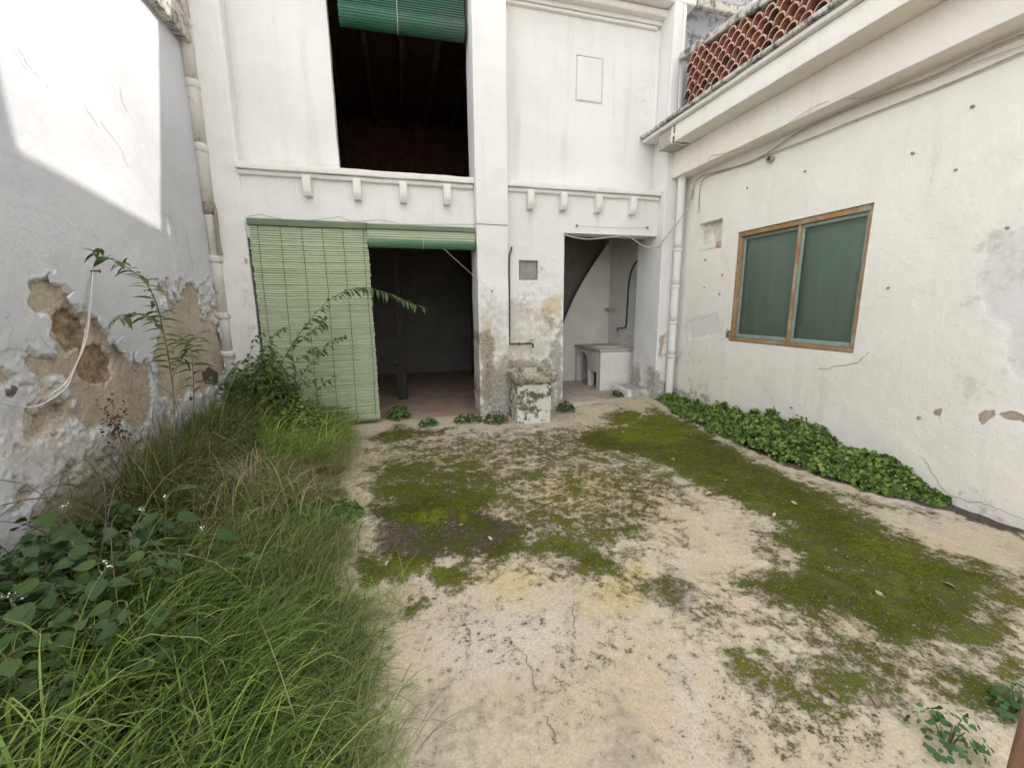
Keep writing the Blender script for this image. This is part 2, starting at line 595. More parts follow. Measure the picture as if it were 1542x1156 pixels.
def mat_weather(name, a, b, dark, thr=(0.48, 0.6), sc=9):
    t = NT(name)
    n = t.noise(3, 6, 0.65)
    c = t.mix(t.step(n, 0.3, 0.7), a, b)
    d = t.noise(sc, 9, 0.75)
    c = t.mix(t.math('MULTIPLY', t.step(d, *thr), 0.9), c, dark)
    return t.done(c, 0.95, t.bump(t.math('ADD', d, t.noise(60, 4, 0.7)), 0.7, 0.008), 0.2)


M_COPING = mat_weather('lichened_coping', (0.48, 0.45, 0.40), (0.60, 0.57, 0.52), (0.10, 0.09, 0.075), (0.45, 0.60), 11)
M_GREYWALL = mat_weather('mouldy_blue_grey', (0.36, 0.37, 0.41), (0.50, 0.51, 0.54), (0.12, 0.115, 0.11), (0.47, 0.62), 6)
M_STONE = mat_weather('mossy_stone', (0.42, 0.38, 0.29), (0.54, 0.50, 0.41), (0.12, 0.115, 0.065), (0.44, 0.58), 12)
M_PEDESTAL = mat_weather('flaking_pedestal', (0.62, 0.59, 0.53), (0.72, 0.70, 0.65), (0.075, 0.075, 0.05), (0.50, 0.54), 9)


def mat_leaf(name, trans=0.35, rough=0.5, rndamt=0.35, attr=True, c=(0.06, 0.12, 0.03)):
    t = NT(name)
    out = t.t.nodes['Material Output']
    col = t.attr('tint', 'Color') if attr else c
    if not attr:
        col = t.mix(t.math('MULTIPLY', t.rnd(), rndamt), c, (c[0] * 1.5 + 0.02, c[1] * 1.4, c[2] * 0.9))
    col = t.mix(t.step(t.noise(26, 4, 0.6), 0.35, 0.7, 0, 0.35), col, t.mix(1.0, col, (0.62, 0.66, 0.5), 'MULTIPLY'))
    t.put(t.b.inputs['Base Color'], col)
    t.b.inputs['Roughness'].default_value = rough
    t.b.inputs['Specular IOR Level'].default_value = 0.35
    tl = t.n('ShaderNodeBsdfTranslucent')
    t.put(tl.inputs[0], t.mix(1.0, col, (1.15, 1.25, 0.6), 'MULTIPLY'))
    mx = t.n('ShaderNodeMixShader')
    mx.inputs[0].default_value = trans
    t.t.links.new(t.b.outputs[0], mx.inputs[1])
    t.t.links.new(tl.outputs[0], mx.inputs[2])
    t.t.links.new(mx.outputs[0], out.inputs[0])
    return t.m


M_GRASS = mat_leaf('grass_blade', 0.35, 0.6)
M_FOLIAGE = mat_leaf('weed_leaf', 0.3, 0.5)
M_MOSSFUZZ = mat_leaf('moss_fuzz', 0.2, 0.95)
M_MOSSFUZZ.node_tree.nodes['Principled BSDF'].inputs['Specular IOR Level'].default_value = 0.0
M_NETTLE = mat_leaf('nettle_leaf', 0.28, 0.55, 0.8, False, (0.05, 0.105, 0.038))
M_SAPLING = mat_leaf('sapling_leaf', 0.35, 0.5, 0.6, False, (0.075, 0.125, 0.05))
M_STEM = simple('green_stem', (0.10, 0.12, 0.05), (0.17, 0.16, 0.08), 30, 0.8)
M_TWIG = simple('dead_twig', (0.09, 0.065, 0.05), (0.17, 0.13, 0.10), 30, 0.9)
M_DEADLEAF = simple('dead_leaf', (0.38, 0.27, 0.16), (0.55, 0.46, 0.34), 30, 0.9, rnd=0.75)
M_WHITEFLOWER = simple('white_petal', (0.72, 0.72, 0.66), (0.8, 0.8, 0.74), 30, 0.8)


def mat_ground():
    t = NT('mossy_concrete')
    nA = t.noise(1.4, 4, 0.62)
    nB = t.noise(5.5, 5, 0.70)
    nC = t.noise(21, 5, 0.74)
    nD = t.noise(72, 4, 0.74)
    nE = t.noise(190, 2, 0.6)
    ml = t.math('ADD', t.math('MULTIPLY', nB, 0.38), t.math('ADD', t.math('MULTIPLY', nC, 0.36), t.math('MULTIPLY', nD, 0.26)))
    c = t.mix(t.step(nA, 0.3, 0.7), (0.54, 0.45, 0.315), (0.585, 0.515, 0.41))
    c = t.mix(t.step(nB, 0.5, 0.75, 0, 0.45), c, (0.52, 0.40, 0.30))

    def edge(ch, amp, lo, hi, src=ml):
        return t.step(t.math('ADD', t.attr(ch), t.math('MULTIPLY', t.math('SUBTRACT', src, 0.5), amp)), lo, hi)
    c = t.mix(edge('pale', 1.6, 0.25, 0.95), c, (0.60, 0.54, 0.47))
    c = t.mix(t.math('MULTIPLY', edge('yellow', 2.2, 0.30, 0.95), 0.7), c, (0.55, 0.44, 0.165))
    c = t.mix(t.math('MULTIPLY', edge('grey', 2.4, 0.34, 0.85), 0.78), c, (0.25, 0.225, 0.195))
    c = t.mix(t.step(nD, 0.30, 0.72), t.mix(1.0, c, (0.72, 0.71, 0.70), 'MULTIPLY'), t.mix(1.0, c, (1.08, 1.08, 1.08), 'MULTIPLY'))
    c = t.mix(t.step(nE, 0.56, 0.74, 0, 0.45), c, (0.24, 0.205, 0.165))
    film = t.math('ADD', t.math('MULTIPLY', nA, 0.5), t.math('ADD', t.math('MULTIPLY', nB, 0.45), t.math('MULTIPLY', nC, 0.25)))
    c = t.mix(t.step(film, 0.56, 0.78, 0, 0.62), c, (0.27, 0.245, 0.165))
    c = t.mix(t.step(t.noise(2.7, 5, 0.7), 0.52, 0.72, 0, 0.4), c, (0.40, 0.34, 0.25))
    spk = t.math('ADD', t.math('MULTIPLY', nC, 0.5), t.math('ADD', t.math('MULTIPLY', t.noise(0.8, 3, 0.6), 0.62), t.math('MULTIPLY', nD, 0.75)))
    c = t.mix(t.step(spk, 0.975, 1.13, 0, 0.75), c, (0.095, 0.085, 0.05))
    soil = edge('soil', 1.8, 0.38, 0.70)
    sc = t.mix(t.step(nD, 0.36, 0.66), (0.045, 0.038, 0.030), (0.165, 0.13, 0.11))
    sc = t.mix(t.step(nE, 0.60, 0.70, 0, 0.5), sc, (0.30, 0.26, 0.22))
    c = t.mix(soil, c, sc)
    mv = t.math('ADD', t.attr('moss'), t.math('MULTIPLY', t.math('SUBTRACT', ml, 0.5), 3.6))
    mf = t.step(mv, 0.36, 0.74)
    mc = t.mix(t.step(nA, 0.35, 0.68), (0.078, 0.098, 0.004), (0.145, 0.172, 0.005))
    mc = t.mix(edge('bright', 1.2, 0.2, 1.0), mc, (0.23, 0.265, 0.010))
    mc = t.mix(t.step(nB, 0.35, 0.7, 0.45, 0.0), mc, (0.060, 0.058, 0.010))
    mc = t.mix(t.step(nE, 0.35, 0.7), t.mix(1.0, mc, (0.60, 0.62, 0.65), 'MULTIPLY'), mc)
    mc = t.mix(t.step(nC, 0.42, 0.62, 0.6, 0.0), mc, (0.026, 0.030, 0.004))
    mc = t.mix(t.step(nD, 0.56, 0.72, 0, 0.35), mc, (0.20, 0.20, 0.05))
    mc = t.mix(t.step(mv, 0.45, 0.9, 0.65, 0.0), mc, (0.085, 0.075, 0.030))
    c = t.mix(t.math('MULTIPLY', mf, 0.94), c, mc)
    c = t.mix(t.math('MULTIPLY', t.step(t.noise(58, 2, 0.6), 0.64, 0.72), 0.6), c, (0.44, 0.40, 0.29))
    h = t.math('ADD', t.math('MULTIPLY', nD, 0.35), t.math('MULTIPLY', nC, 0.55))
    h = t.math('ADD', h, t.math('MULTIPLY', mf, t.math('ADD', 0.35, t.math('MULTIPLY', nE, 0.8))))
    h = t.math('ADD', h, t.math('MULTIPLY', soil, nD))
    return t.done(c, 0.97, t.bump(h, 0.7, 0.009), 0.05)


M_GROUND = mat_ground()

# ------------------------------------------------------------------ key sizes of the place (metres)
XL, XR = -1.95, 3.92            # left wall, right wall
YP, YW, YU = 5.30, 5.45, 5.63   # pilaster front, lower wall, upper wall
ZLEDGE = 3.05
PX0, PX1 = 0.983, 1.385         # centre pilaster
RX0 = 3.61                      # right pilaster / door jamb
DX0 = 2.203                     # right door, left edge
OX0 = -0.585                    # upper opening, left edge


def PB(pts, Y): return [tuple(on(u, v, 1, Y)[[0, 2]]) for u, v in pts]      # polygon on a wall facing the camera: (x, z)
def PS(pts, X): return [tuple(on(u, v, 0, X)[[1, 2]]) for u, v in pts]      # polygon on a side wall: (y, z)
def PG(pts): return [tuple(on(u, v, 2, 0)[[0, 1]]) for u, v in pts]         # polygon on the ground: (x, y)


def ground_z(x, y):
    x, y = np.asarray(x, float), np.asarray(y, float)
    z = sstep(4.5, 5.6, y) * (0.05 + 0.085 * sstep(1.3, 3.4, x))
    z = z + 0.15 * sstep(-0.55, -1.5, x) * sstep(2.6, 3.4, y) * sstep(5.5, 4.4, y)
    z = z + 0.05 * sstep(-0.35, -1.2, x) * sstep(4.0, 2.0, y)
    return z


def zg(x, y): return float(ground_z(x, y))


# ------------------------------------------------------------------ the ground
gspec = [
    ('moss', 1.0, 0.31, PG([(850, 668), (880, 648), (935, 640), (985, 618), (1060, 645), (1130, 690), (1240, 740), (1330, 785), (1420, 830), (1542, 868), (1542, 950), (1480, 962), (1400, 950), (1330, 925), (1240, 885), (1150, 872), (1180, 820), (1170, 790), (1120, 765), (1060, 745), (1010, 715), (960, 690), (900, 682)])),
    ('moss', 1.0, 0.21, PG([(905, 632), (935, 622), (972, 626), (960, 638), (925, 642)])),
    ('moss', 0.75, 0.24, PG([(640, 690), (690, 676), (745, 694), (785, 722), (760, 745), (700, 740), (660, 715)])),
    ('moss', 0.95, 0.24, PG([(560, 735), (620, 720), (690, 735), (760, 735), (780, 755), (740, 775), (680, 785), (620, 795), (560, 790)])),
    ('moss', 0.8, 0.21, PG([(548, 660), (600, 645), (650, 648), (695, 645), (650, 662), (580, 672)])),
    ('moss', 0.62, 0.21, PG([(800, 690), (850, 672), (860, 690), (820, 700)])),
    ('moss', 0.95, 0.24, PG([(790, 805), (840, 790), (905, 825), (950, 838), (930, 868), (870, 872), (825, 850), (775, 860)])),
    ('moss', 1.0, 0.21, PG([(540, 840), (620, 840), (700, 850), (715, 872), (690, 900), (660, 890), (640, 868), (580, 878), (540, 890)])),
    ('moss', 0.75, 0.24, PG([(700, 820), (790, 820), (800, 850), (720, 856)])),
    ('moss', 1.0, 0.16, PG([(606, 916), (640, 902), (652, 915), (625, 935), (604, 935)])),
    ('moss', 0.7, 0.24, PG([(960, 868), (1010, 858), (1060, 890), (1055, 935), (1015, 930), (980, 905)])),
    ('moss', 0.9, 0.24, PG([(1100, 872), (1180, 878), (1290, 905), (1400, 940), (1440, 985), (1380, 990), (1300, 962), (1200, 935), (1130, 905)])),
    ('moss', 0.60, 0.46, PG([(1010, 960), (1120, 900), (1300, 950), (1542, 975), (1542, 1120), (1400, 1100), (1300, 1150), (1120, 1120), (1060, 1030)])),
    ('moss', 0.95, 0.24, PG([(1430, 1010), (1542, 985), (1542, 1090), (1480, 1085), (1440, 1050)])),
    ('moss', 0.68, 0.24, PG([(1110, 1010), (1190, 990), (1230, 1030), (1170, 1060), (1120, 1050)])),
    ('moss', 0.68, 0.24, PG([(1150, 1080), (1260, 1060), (1340, 1080), (1350, 1120), (1250, 1130), (1170, 1125)])),
    ('moss', 0.62, 0.21, PG([(880, 960), (930, 955), (940, 985), (900, 990)])),
    ('moss', 0.42, 0.55, PG([(780, 700), (1000, 720), (1060, 780), (1100, 840), (980, 850), (900, 800), (800, 770)])),
    ('moss', 0.38, 0.64, PG([(560, 900), (760, 880), (1000, 920), (1060, 1000), (900, 1060), (640, 1000)])),
    ('moss', 0.55, 0.18, PG([(1060, 660), (1180, 708), (1300, 745), (1440, 780), (1400, 790), (1280, 762), (1150, 722)])),
    ('moss', 0.60, 0.45, PG([(545, 660), (700, 650), (860, 640), (1000, 630), (1120, 690), (1060, 760), (980, 860), (800, 880), (560, 880)])),
    ('moss', 0.42, 0.30, PG([(560, 790), (700, 800), (800, 790), (900, 840), (860, 880), (700, 870), (560, 860)])),
    ('moss', 0.70, 0.35, PG([(1090, 960), (1250, 930), (1542, 1000), (1542, 1130), (1380, 1080), (1280, 1140), (1140, 1110), (1080, 1040)])),
    ('moss', 0.72, 0.30, PG([(760, 770), (860, 760), (980, 850), (960, 900), (860, 880), (760, 860)])),
    ('moss', 0.80, 0.25, PG([(545, 700), (660, 690), (780, 740), (720, 800), (560, 800)])),
    ('moss', 0.68, 0.30, PG([(1120, 900), (1240, 885), (1542, 950), (1542, 1060), (1400, 1010), (1250, 980)])),
    ('moss', 0.56, 0.25, PG([(1000, 870), (1100, 880), (1150, 940), (1080, 990), (1000, 940)])),
    ('moss', 0.75, 0.20, PG([(1180, 820), (1260, 800), (1300, 840), (1260, 880), (1160, 860)])),
    ('grey', 0.55, 0.40, PG([(560, 760), (760, 740), (1000, 760), (1000, 830), (700, 860), (560, 850)])),
    ('grey', 0.55, 0.35, PG([(640, 1040), (800, 1000), (860, 1100), (760, 1250), (600, 1250)])),
    ('moss', 0.95, 0.25, PG([(1130, 800), (1300, 800), (1542, 890), (1542, 965), (1450, 1000), (1300, 960), (1140, 905), (1090, 875), (1180, 840)])),
    ('grey', 1.0, 0.15, PG([(960, 868), (1010, 858), (1060, 890), (1055, 935), (1015, 930), (980, 905)])),
    ('grey', 0.75, 0.35, PG([(1180, 940), (1400, 950), (1500, 1040), (1400, 1110), (1200, 1060)])),
    ('grey', 0.62, 0.45, PG([(560, 1000), (800, 960), (880, 1060), (820, 1250), (560, 1250)])),
    ('grey', 0.85, 0.30, PG([(880, 1060), (985, 1040), (1000, 1140), (940, 1250), (860, 1200)])),
    ('pale', 0.95, 0.22, PG([(1000, 990), (1035, 970), (1060, 1030), (1095, 1100), (1110, 1250), (1010, 1250), (1010, 1090)])),
    ('bright', 1.0, 0.18, PG([(890, 640), (940, 624), (985, 618), (1050, 650), (1000, 672), (940, 668)])),
    ('bright', 0.7, 0.15, PG([(620, 770), (700, 760), (710, 790), (640, 800)])),
    ('bright', 0.7, 0.2, PG([(1280, 790), (1420, 830), (1400, 870), (1280, 830)])),
    ('bright', 0.6, 0.12, PG([(560, 845), (690, 850), (680, 880), (580, 870)])),
    ('soil', 0.95, 0.22, PG([(555, 768), (650, 752), (760, 780), (815, 800), (770, 832), (700, 848), (620, 850), (555, 835)])),
    ('soil', 1.0, 0.22, PG([(-700, 1500), (560, 1300), (505, 1000), (500, 880), (520, 800), (520, 690), (530, 645), (330, 610), (0, 700), (-300, 900)])),
    ('soil', 0.8, 0.05, PG([(985, 612), (1100, 665), (1180, 702), (1300, 742), (1450, 776), (1542, 815), (1542, 800), (1455, 765), (1200, 660), (1000, 595)])),
    ('yellow', 0.8, 0.25, PG([(780, 730), (880, 700), (960, 730), (900, 790), (800, 770)])),
    ('yellow', 0.95, 0.18, PG([(860, 880), (960, 840), (1010, 870), (960, 930), (880, 940)])),
    ('yellow', 0.75, 0.18, PG([(700, 870), (800, 840), (850, 870), (780, 920), (700, 910)])),
    ('yellow', 0.6, 0.15, PG([(600, 690), (660, 680), (760, 720), (700, 730)])),
    ('pale', 0.75, 0.35, PG([(985, 990), (1040, 960), (1060, 1010), (1110, 1090), (1140, 1250), (980, 1250), (1000, 1080)])),
    ('pale', 0.7, 0.20, PG([(640, 930), (760, 900), (880, 920), (900, 1000), (760, 1050), (640, 1020)])),
    ('pale', 0.8, 0.10, PG([(1330, 750), (1420, 768), (1440, 780), (1400, 785)])),
    ('pale', 0.8, 0.12, PG([(690, 650), (780, 648), (850, 640), (840, 665), (760, 672), (690, 668)])),
    ('grey', 0.75, 0.22, PG([(880, 1040), (985, 1030), (1000, 1120), (940, 1180), (880, 1120)])),
    ('grey', 0.7, 0.20, PG([(1060, 1050), (1120, 1060), (1160, 1150), (1080, 1200)])),
    ('grey', 0.7, 0.25, PG([(1240, 970), (1400, 960), (1440, 1010), (1380, 1060), (1260, 1030)])),
    ('grey', 0.6, 0.20, PG([(900, 760), (1000, 760), (1020, 800), (930, 810)])),
    ('grey', 0.6, 0.08, PG([(850, 615), (960, 590), (975, 600), (900, 622)])),
]
gx = coords(-40, 40, -1.95, 3.92, 0.02, 4.0)
gy = coords(-40, 60, 0.6, 5.75, 0.02, 4.0)
X, Y = np.meshgrid(gx, gy, indexing='ij')
X, Y = X.ravel(), Y.ravel()
gm = masks(X, Y, gspec, 11, 0.10)
gh = ground_z(X, Y) + (fbm(X * 1.5, Y * 1.5, 4, 3) - 0.5) * 0.012 + gm['moss'] * fbm(X * 14, Y * 14, 6, 3) * 0.026 + gm['soil'] * fbm(X * 11, Y * 11, 8, 3) * 0.03
inside = (X > -1.96) & (X < 3.93) & (Y > 0.4) & (Y < 5.76)
gh = np.where(inside, gh, np.where(Y > 5.7, -0.03, np.minimum(ground_z(X, Y), 0.0)))
for k in gm: gm[k] = np.where(inside, gm[k], 0)
ny = len(gy)
i, j = np.meshgrid(np.arange(len(gx) - 1), np.arange(ny - 1), indexing='ij')
i, j = i.ravel(), j.ravel()
ground = mesh('ground', np.stack([X, Y, gh], 1), np.stack([i * ny + j, (i + 1) * ny + j, (i + 1) * ny + j + 1, i * ny + j + 1], 1), M_GROUND, None, True, gm)
tag(ground, kind='structure')


def ground_mask(ch, x, y):
    return masks(np.asarray(x, float), np.asarray(y, float), [s for s in gspec if s[0] == ch], 11, 0.10)[ch]


# cracks in the concrete: thin moss and dirt filled lines
M_CRACK = simple('crack_dirt', (0.18, 0.155, 0.10), (0.27, 0.24, 0.14), 30, 0.95)
for pts in ([(545, 690), (600, 680), (690, 662), (760, 668), (850, 672), (905, 672)], [(640, 690), (665, 730), (690, 745)], [(770, 748), (810, 725), (830, 705), (905, 672), (935, 650)], [(700, 662), (690, 650), (688, 640)],
            [(790, 985), (797, 1005), (806, 1040)], [(818, 1080), (832, 1105), (840, 1120)], [(865, 900), (862, 940), (868, 965)], [(695, 905), (702, 935), (712, 965)], [(920, 810), (960, 850), (1000, 885)], [(1000, 880), (1090, 872), (1180, 880)], [(850, 705), (900, 735), (985, 760), (1060, 752)]):
    P = bez([on(u, v, 2, 0) for u, v in pts], 14)
    T = np.gradient(P, axis=0)
    Nn = np.stack([-T[:, 1], T[:, 0], 0 * T[:, 0]], 1)
    Nn /= np.linalg.norm(Nn, axis=1, keepdims=True) + 1e-9
    P = P + Nn * ((fbm(np.arange(len(P)) * 0.33 + len(pts) * 7, 0 * P[:, 0] + pts[0][0], 3, 3) - 0.5) * 0.05)[:, None]
    P[:, 2] = ground_z(P[:, 0], P[:, 1]) + 0.004
    T = np.gradient(P, axis=0)
    Nn = np.stack([-T[:, 1], T[:, 0], 0 * T[:, 0]], 1)
    Nn /= np.linalg.norm(Nn, axis=1, keepdims=True)
    w = (0.0003 + 0.0028 * vnoise(np.arange(len(P)) * 0.5, 0, 5))[:, None] * np.minimum(1, np.minimum(np.arange(len(P)), np.arange(len(P))[::-1]) / 4 + 0.1)[:, None]
    V = np.concatenate([P + Nn * w, P - Nn * w, P + [0, 0, 0.003]])
    n = len(P)
    F = [(k, k + 1, 2 * n + k + 1, 2 * n + k) for k in range(n - 1)] + [(2 * n + k, 2 * n + k + 1, n + k + 1, n + k) for k in range(n - 1)]
    mesh('crack', V, F, M_CRACK, ground)

# ------------------------------------------------------------------ left wall
lw = thing('side_wall', 'peeling whitewashed side wall with bare brown masonry patches and a sunlit upper part', 'wall', (XL, 2, 0))
lo_ = np.array([XL, 2, 0])
lspec = [
    ('peel', 1, 0.075, PS([(47, 430), (70, 415), (95, 425), (118, 465), (150, 482), (165, 505), (190, 530), (200, 548), (225, 550), (238, 600), (225, 640), (190, 642), (165, 640), (150, 650), (118, 640), (125, 600), (105, 590), (90, 562), (40, 562), (60, 525), (85, 535), (75, 500), (78, 480), (60, 470)], XL)),
    ('peel', 1, 0.075, PS([(250, 420), (262, 452), (275, 462), (290, 425), (300, 445), (310, 480), (325, 490), (335, 520), (340, 555), (325, 585), (280, 600), (240, 600), (232, 540), (235, 505), (255, 480)], XL)),
    ('peel', 1, 0.075, PS([(45, 632), (60, 607), (95, 595), (105, 600), (112, 622), (90, 642), (75, 652), (50, 667), (42, 660)], XL)),
    ('peel', 0.8, 0.03, PS([(60, 770), (150, 720), (190, 740), (120, 790), (60, 800)], XL)),
    ('peel', 0.40, 0.12, PS([(0, 560), (60, 540), (120, 600), (240, 600), (330, 560), (345, 600), (300, 660), (200, 740), (80, 780), (0, 760)], XL)),
    ('peel', 0.45, 0.10, PS([(235, 420), (340, 420), (345, 600), (235, 600)], XL)),
    ('crumb', 0.6, 0.12, PS([(0, 660), (110, 640), (230, 640), (200, 740), (80, 790), (0, 840)], XL)),
    ('deep', 1, 0.05, PS([(85, 478), (110, 462), (130, 482), (135, 512), (120, 530), (95, 520), (88, 500)], XL)),
    ('deep', 0.9, 0.05, PS([(125, 527), (160, 517), (180, 542), (170, 572), (135, 580), (122, 552)], XL)),
    ('deep', 1, 0.05, PS([(55, 627), (95, 602), (103, 615), (80, 645), (60, 652)], XL)),
    ('crumb', 0.72, 0.15, PS([(0, 560), (90, 545), (120, 640), (220, 650), (200, 720), (120, 760), (100, 700), (60, 680), (0, 660)], XL)),
    ('crumb', 0.48, 0.15, PS([(0, 400), (60, 420), (90, 520), (40, 560), (0, 560)], XL)),
    ('crumb', 0.42, 0.10, PS([(255, 330), (320, 330), (345, 420), (340, 560), (310, 470), (270, 420)], XL)),
    ('dark', 0.75, 0.02, PS([(5, 588), (22, 582), (28, 600), (10, 604)], XL)),
    ('dark', 0.75, 0.02, PS([(40, 596), (50, 594), (52, 604), (42, 606)], XL)),
    ('dark', 0.7, 0.02, PS([(308, 560), (318, 550), (336, 555), (330, 580), (312, 580)], XL)),
    ('mould', 0.55, 0.2, PS([(0, 700), (160, 640), (330, 590), (340, 640), (200, 760), (0, 900)], XL)),
    ('crumb', 0.36, 0.3, PS([(0, 250), (240, 360), (300, 300), (330, 420), (240, 420), (0, 400)], XL)),
]


def lh(a, z, mk):
    n1 = np.clip((fbm(a * 8, z * 8, 21, 5) - 0.5) * 1.3 + (vnoise(a * 38, z * 38, 6) - 0.5) * 0.16, -0.42, 0.45)
    near = sstep(0.02, 0.20, mk['peel'])
    f = (mk['peel'] + n1) * near + 0.6 * mk['deep']
    p = sstep(0.49, 0.55, f)                       # paint and skim coat gone
    u = sstep(0.30, 0.36, f) * (1 - p)             # grey undercoat, one layer down
    d = sstep(0.45, 0.58, mk['deep'] + n1 * 0.8) * p
    cr = sstep(0.45, 0.6, mk['crumb'] + (fbm(a * 14, z * 14, 5, 4) - 0.5) * 1.5)
    h = -0.022 * p - 0.007 * u - d * (0.010 + 0.030 * fbm(a * 16, z * 16, 3, 3)) - 0.004 * cr * (0.15 + 0.85 * sstep(1.7, 1.1, z))
    h = h + p * (fbm(a * 26, z * 26, 9, 4) - 0.5) * 0.013 + 0.005 * near * sstep(0.12, 0.30, f) * (1 - p) * (1 - u) + (fbm(a * 0.7, z * 0.7, 14, 2) - 0.5) * 0.03
    mk['peel'], mk['deep'] = p, d
    mk['crumb'] = np.maximum(mk['crumb'], 0.62 * u)
    return h


A = coords(-4, 5.62, 2.2, 5.55, 0.0105, 0.25, (1.9,))
Z = coords(-0.1, 4.95, 0.15, 2.95, 0.0105, 0.06, (2.3,))
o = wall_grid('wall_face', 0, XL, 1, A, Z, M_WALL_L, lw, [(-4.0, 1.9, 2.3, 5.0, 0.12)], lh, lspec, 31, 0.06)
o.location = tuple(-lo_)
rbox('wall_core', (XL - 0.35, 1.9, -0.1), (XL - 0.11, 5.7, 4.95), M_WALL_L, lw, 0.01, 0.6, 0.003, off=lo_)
rbox('low_wall_core', (XL - 0.35, -4, -0.1), (XL - 0.11, 1.899, 2.3), M_WALL_L, lw, 0.01, 0.6, 0.003, off=lo_)  # unseen near stretch, kept low so more sky light gets in
# projecting beam near the top
rbox('beam', (XL + 0.0, 3.0, 4.10), (XL + 0.10, 5.36, 4.9), M_COPING, lw, 0.012, 0.09, 0.010, off=lo_)
M_LCRACK = simple('plaster_crack', (0.34, 0.33, 0.32), (0.46, 0.45, 0.44), 30)
for pts in ([(24, 68), (38, 92), (52, 110), (76, 134)], [(152, 184), (168, 205), (182, 225), (194, 252)], [(245, 318), (258, 332), (265, 352), (268, 372)], [(280, 350), (287, 385), (292, 410)], [(128, 160), (140, 178), (145, 190)],
            [(10, 470), (18, 500), (12, 530)], [(0, 527), (30, 524), (52, 532)], [(180, 130), (184, 150), (192, 170)], [(60, 505), (72, 520), (84, 534)], [(300, 470), (318, 500), (326, 520)]):
    P = bez([on(u, v, 0, XL + 0.008) for u, v in pts], 8)
    P[:, 1:] += (np.stack([vnoise(np.arange(len(P)) * 0.8, pts[0][0], 3), vnoise(np.arange(len(P)) * 0.8, pts[0][1], 5)], 1) - 0.5) * 0.03
    tube('crack', P, 0.0006 + 0.0014 * vnoise(np.arange(len(P)) * 0.6, pts[0][0], 2), M_LCRACK, lw, 4, off=lo_)
# raised flakes: plaster still hanging on at the edge of the bare patches
for (u, v, s) in ((205, 540, 0.05), (150, 486, 0.05), (338, 548, 0.06), (262, 440, 0.035), (300, 440, 0.03), (78, 418, 0.035), (180, 520, 0.05), (105, 452, 0.04), (330, 500, 0.05), (230, 552, 0.04)):
    p = on(u, v, 0, XL + 0.004)
    k = 7
    an = np.linspace(0, 2 * math.pi, k, endpoint=False) + rng.random(k) * 0.5
    rr = s * (0.5 + rng.random(k))
    top = [np.array([0.016 + 0.008 * rng.random(), math.cos(t) * r, math.sin(t) * r]) for t, r in zip(an, rr)]
    bot = [t - np.array([0.012, 0, 0]) for t in top]
    V = [p + t for t in top] + [p + t for t in bot]
    F = [tuple(range(k))] + [tuple(range(2 * k - 1, k - 1, -1))] + [(q, q + k, (q + 1) % k + k, (q + 1) % k) for q in range(k)]
    mesh('plaster_flake', V, F, M_WALL_L, lw, False, off=lo_)

M_PIPE = mat_weather('painted_clay', (0.60, 0.575, 0.53), (0.68, 0.655, 0.61), (0.36, 0.31, 0.25), (0.52, 0.70), 7)
# old clay drain pipe in the left corner, plastered over, broken open in the middle
lp = thing('drain_pipe', 'old painted clay drain pipe in the corner by the green blind, broken open halfway', 'drain pipe', (-1.915, 5.405, 0))
LPC = np.array([-1.915, 5.405, 0])
for z0, z1, r in ((0.35, 1.02, 0.055), (1.02, 1.45, 0.055), (1.45, 2.02, 0.057), (2.05, 2.50, 0.048), (2.62, 3.20, 0.066), (3.20, 3.80, 0.066), (3.80, 4.35, 0.066), (4.35, 5.15, 0.066)):
    lathe('pipe_section', [(r, z0), (r, z1 - 0.07), (r * 1.0, z1 - 0.05), (r * 0.98, z1)], M_PIPE, lp, 14, (0, 0, 0), 2, 0.009)
for z in (1.02, 1.45, 2.06, 3.17, 3.77, 4.32):
    lathe('collar', [(0.062, z - 0.06), (0.075, z - 0.05), (0.077, z - 0.01), (0.074, z + 0.005), (0.06, z + 0.012)], M_PIPE, lp, 14, (0, 0, 0), 2, 0.010)
lathe('broken_rim', [(0.05, 2.49), (0.066, 2.53), (0.062, 2.60), (0.05, 2.64)], M_HOLE, lp, 12, (0.004, -0.004, 0), 2, 0.022)
for dx, dy in ((0.075, -0.035), (-0.05, -0.065)):
    rbox('mortar_gap', (dx - 0.012, dy - 0.02, 2.08), (dx + 0.012, dy + 0.02, 2.56), M_HOLE, lp, 0.006, 0.03, 0.010)

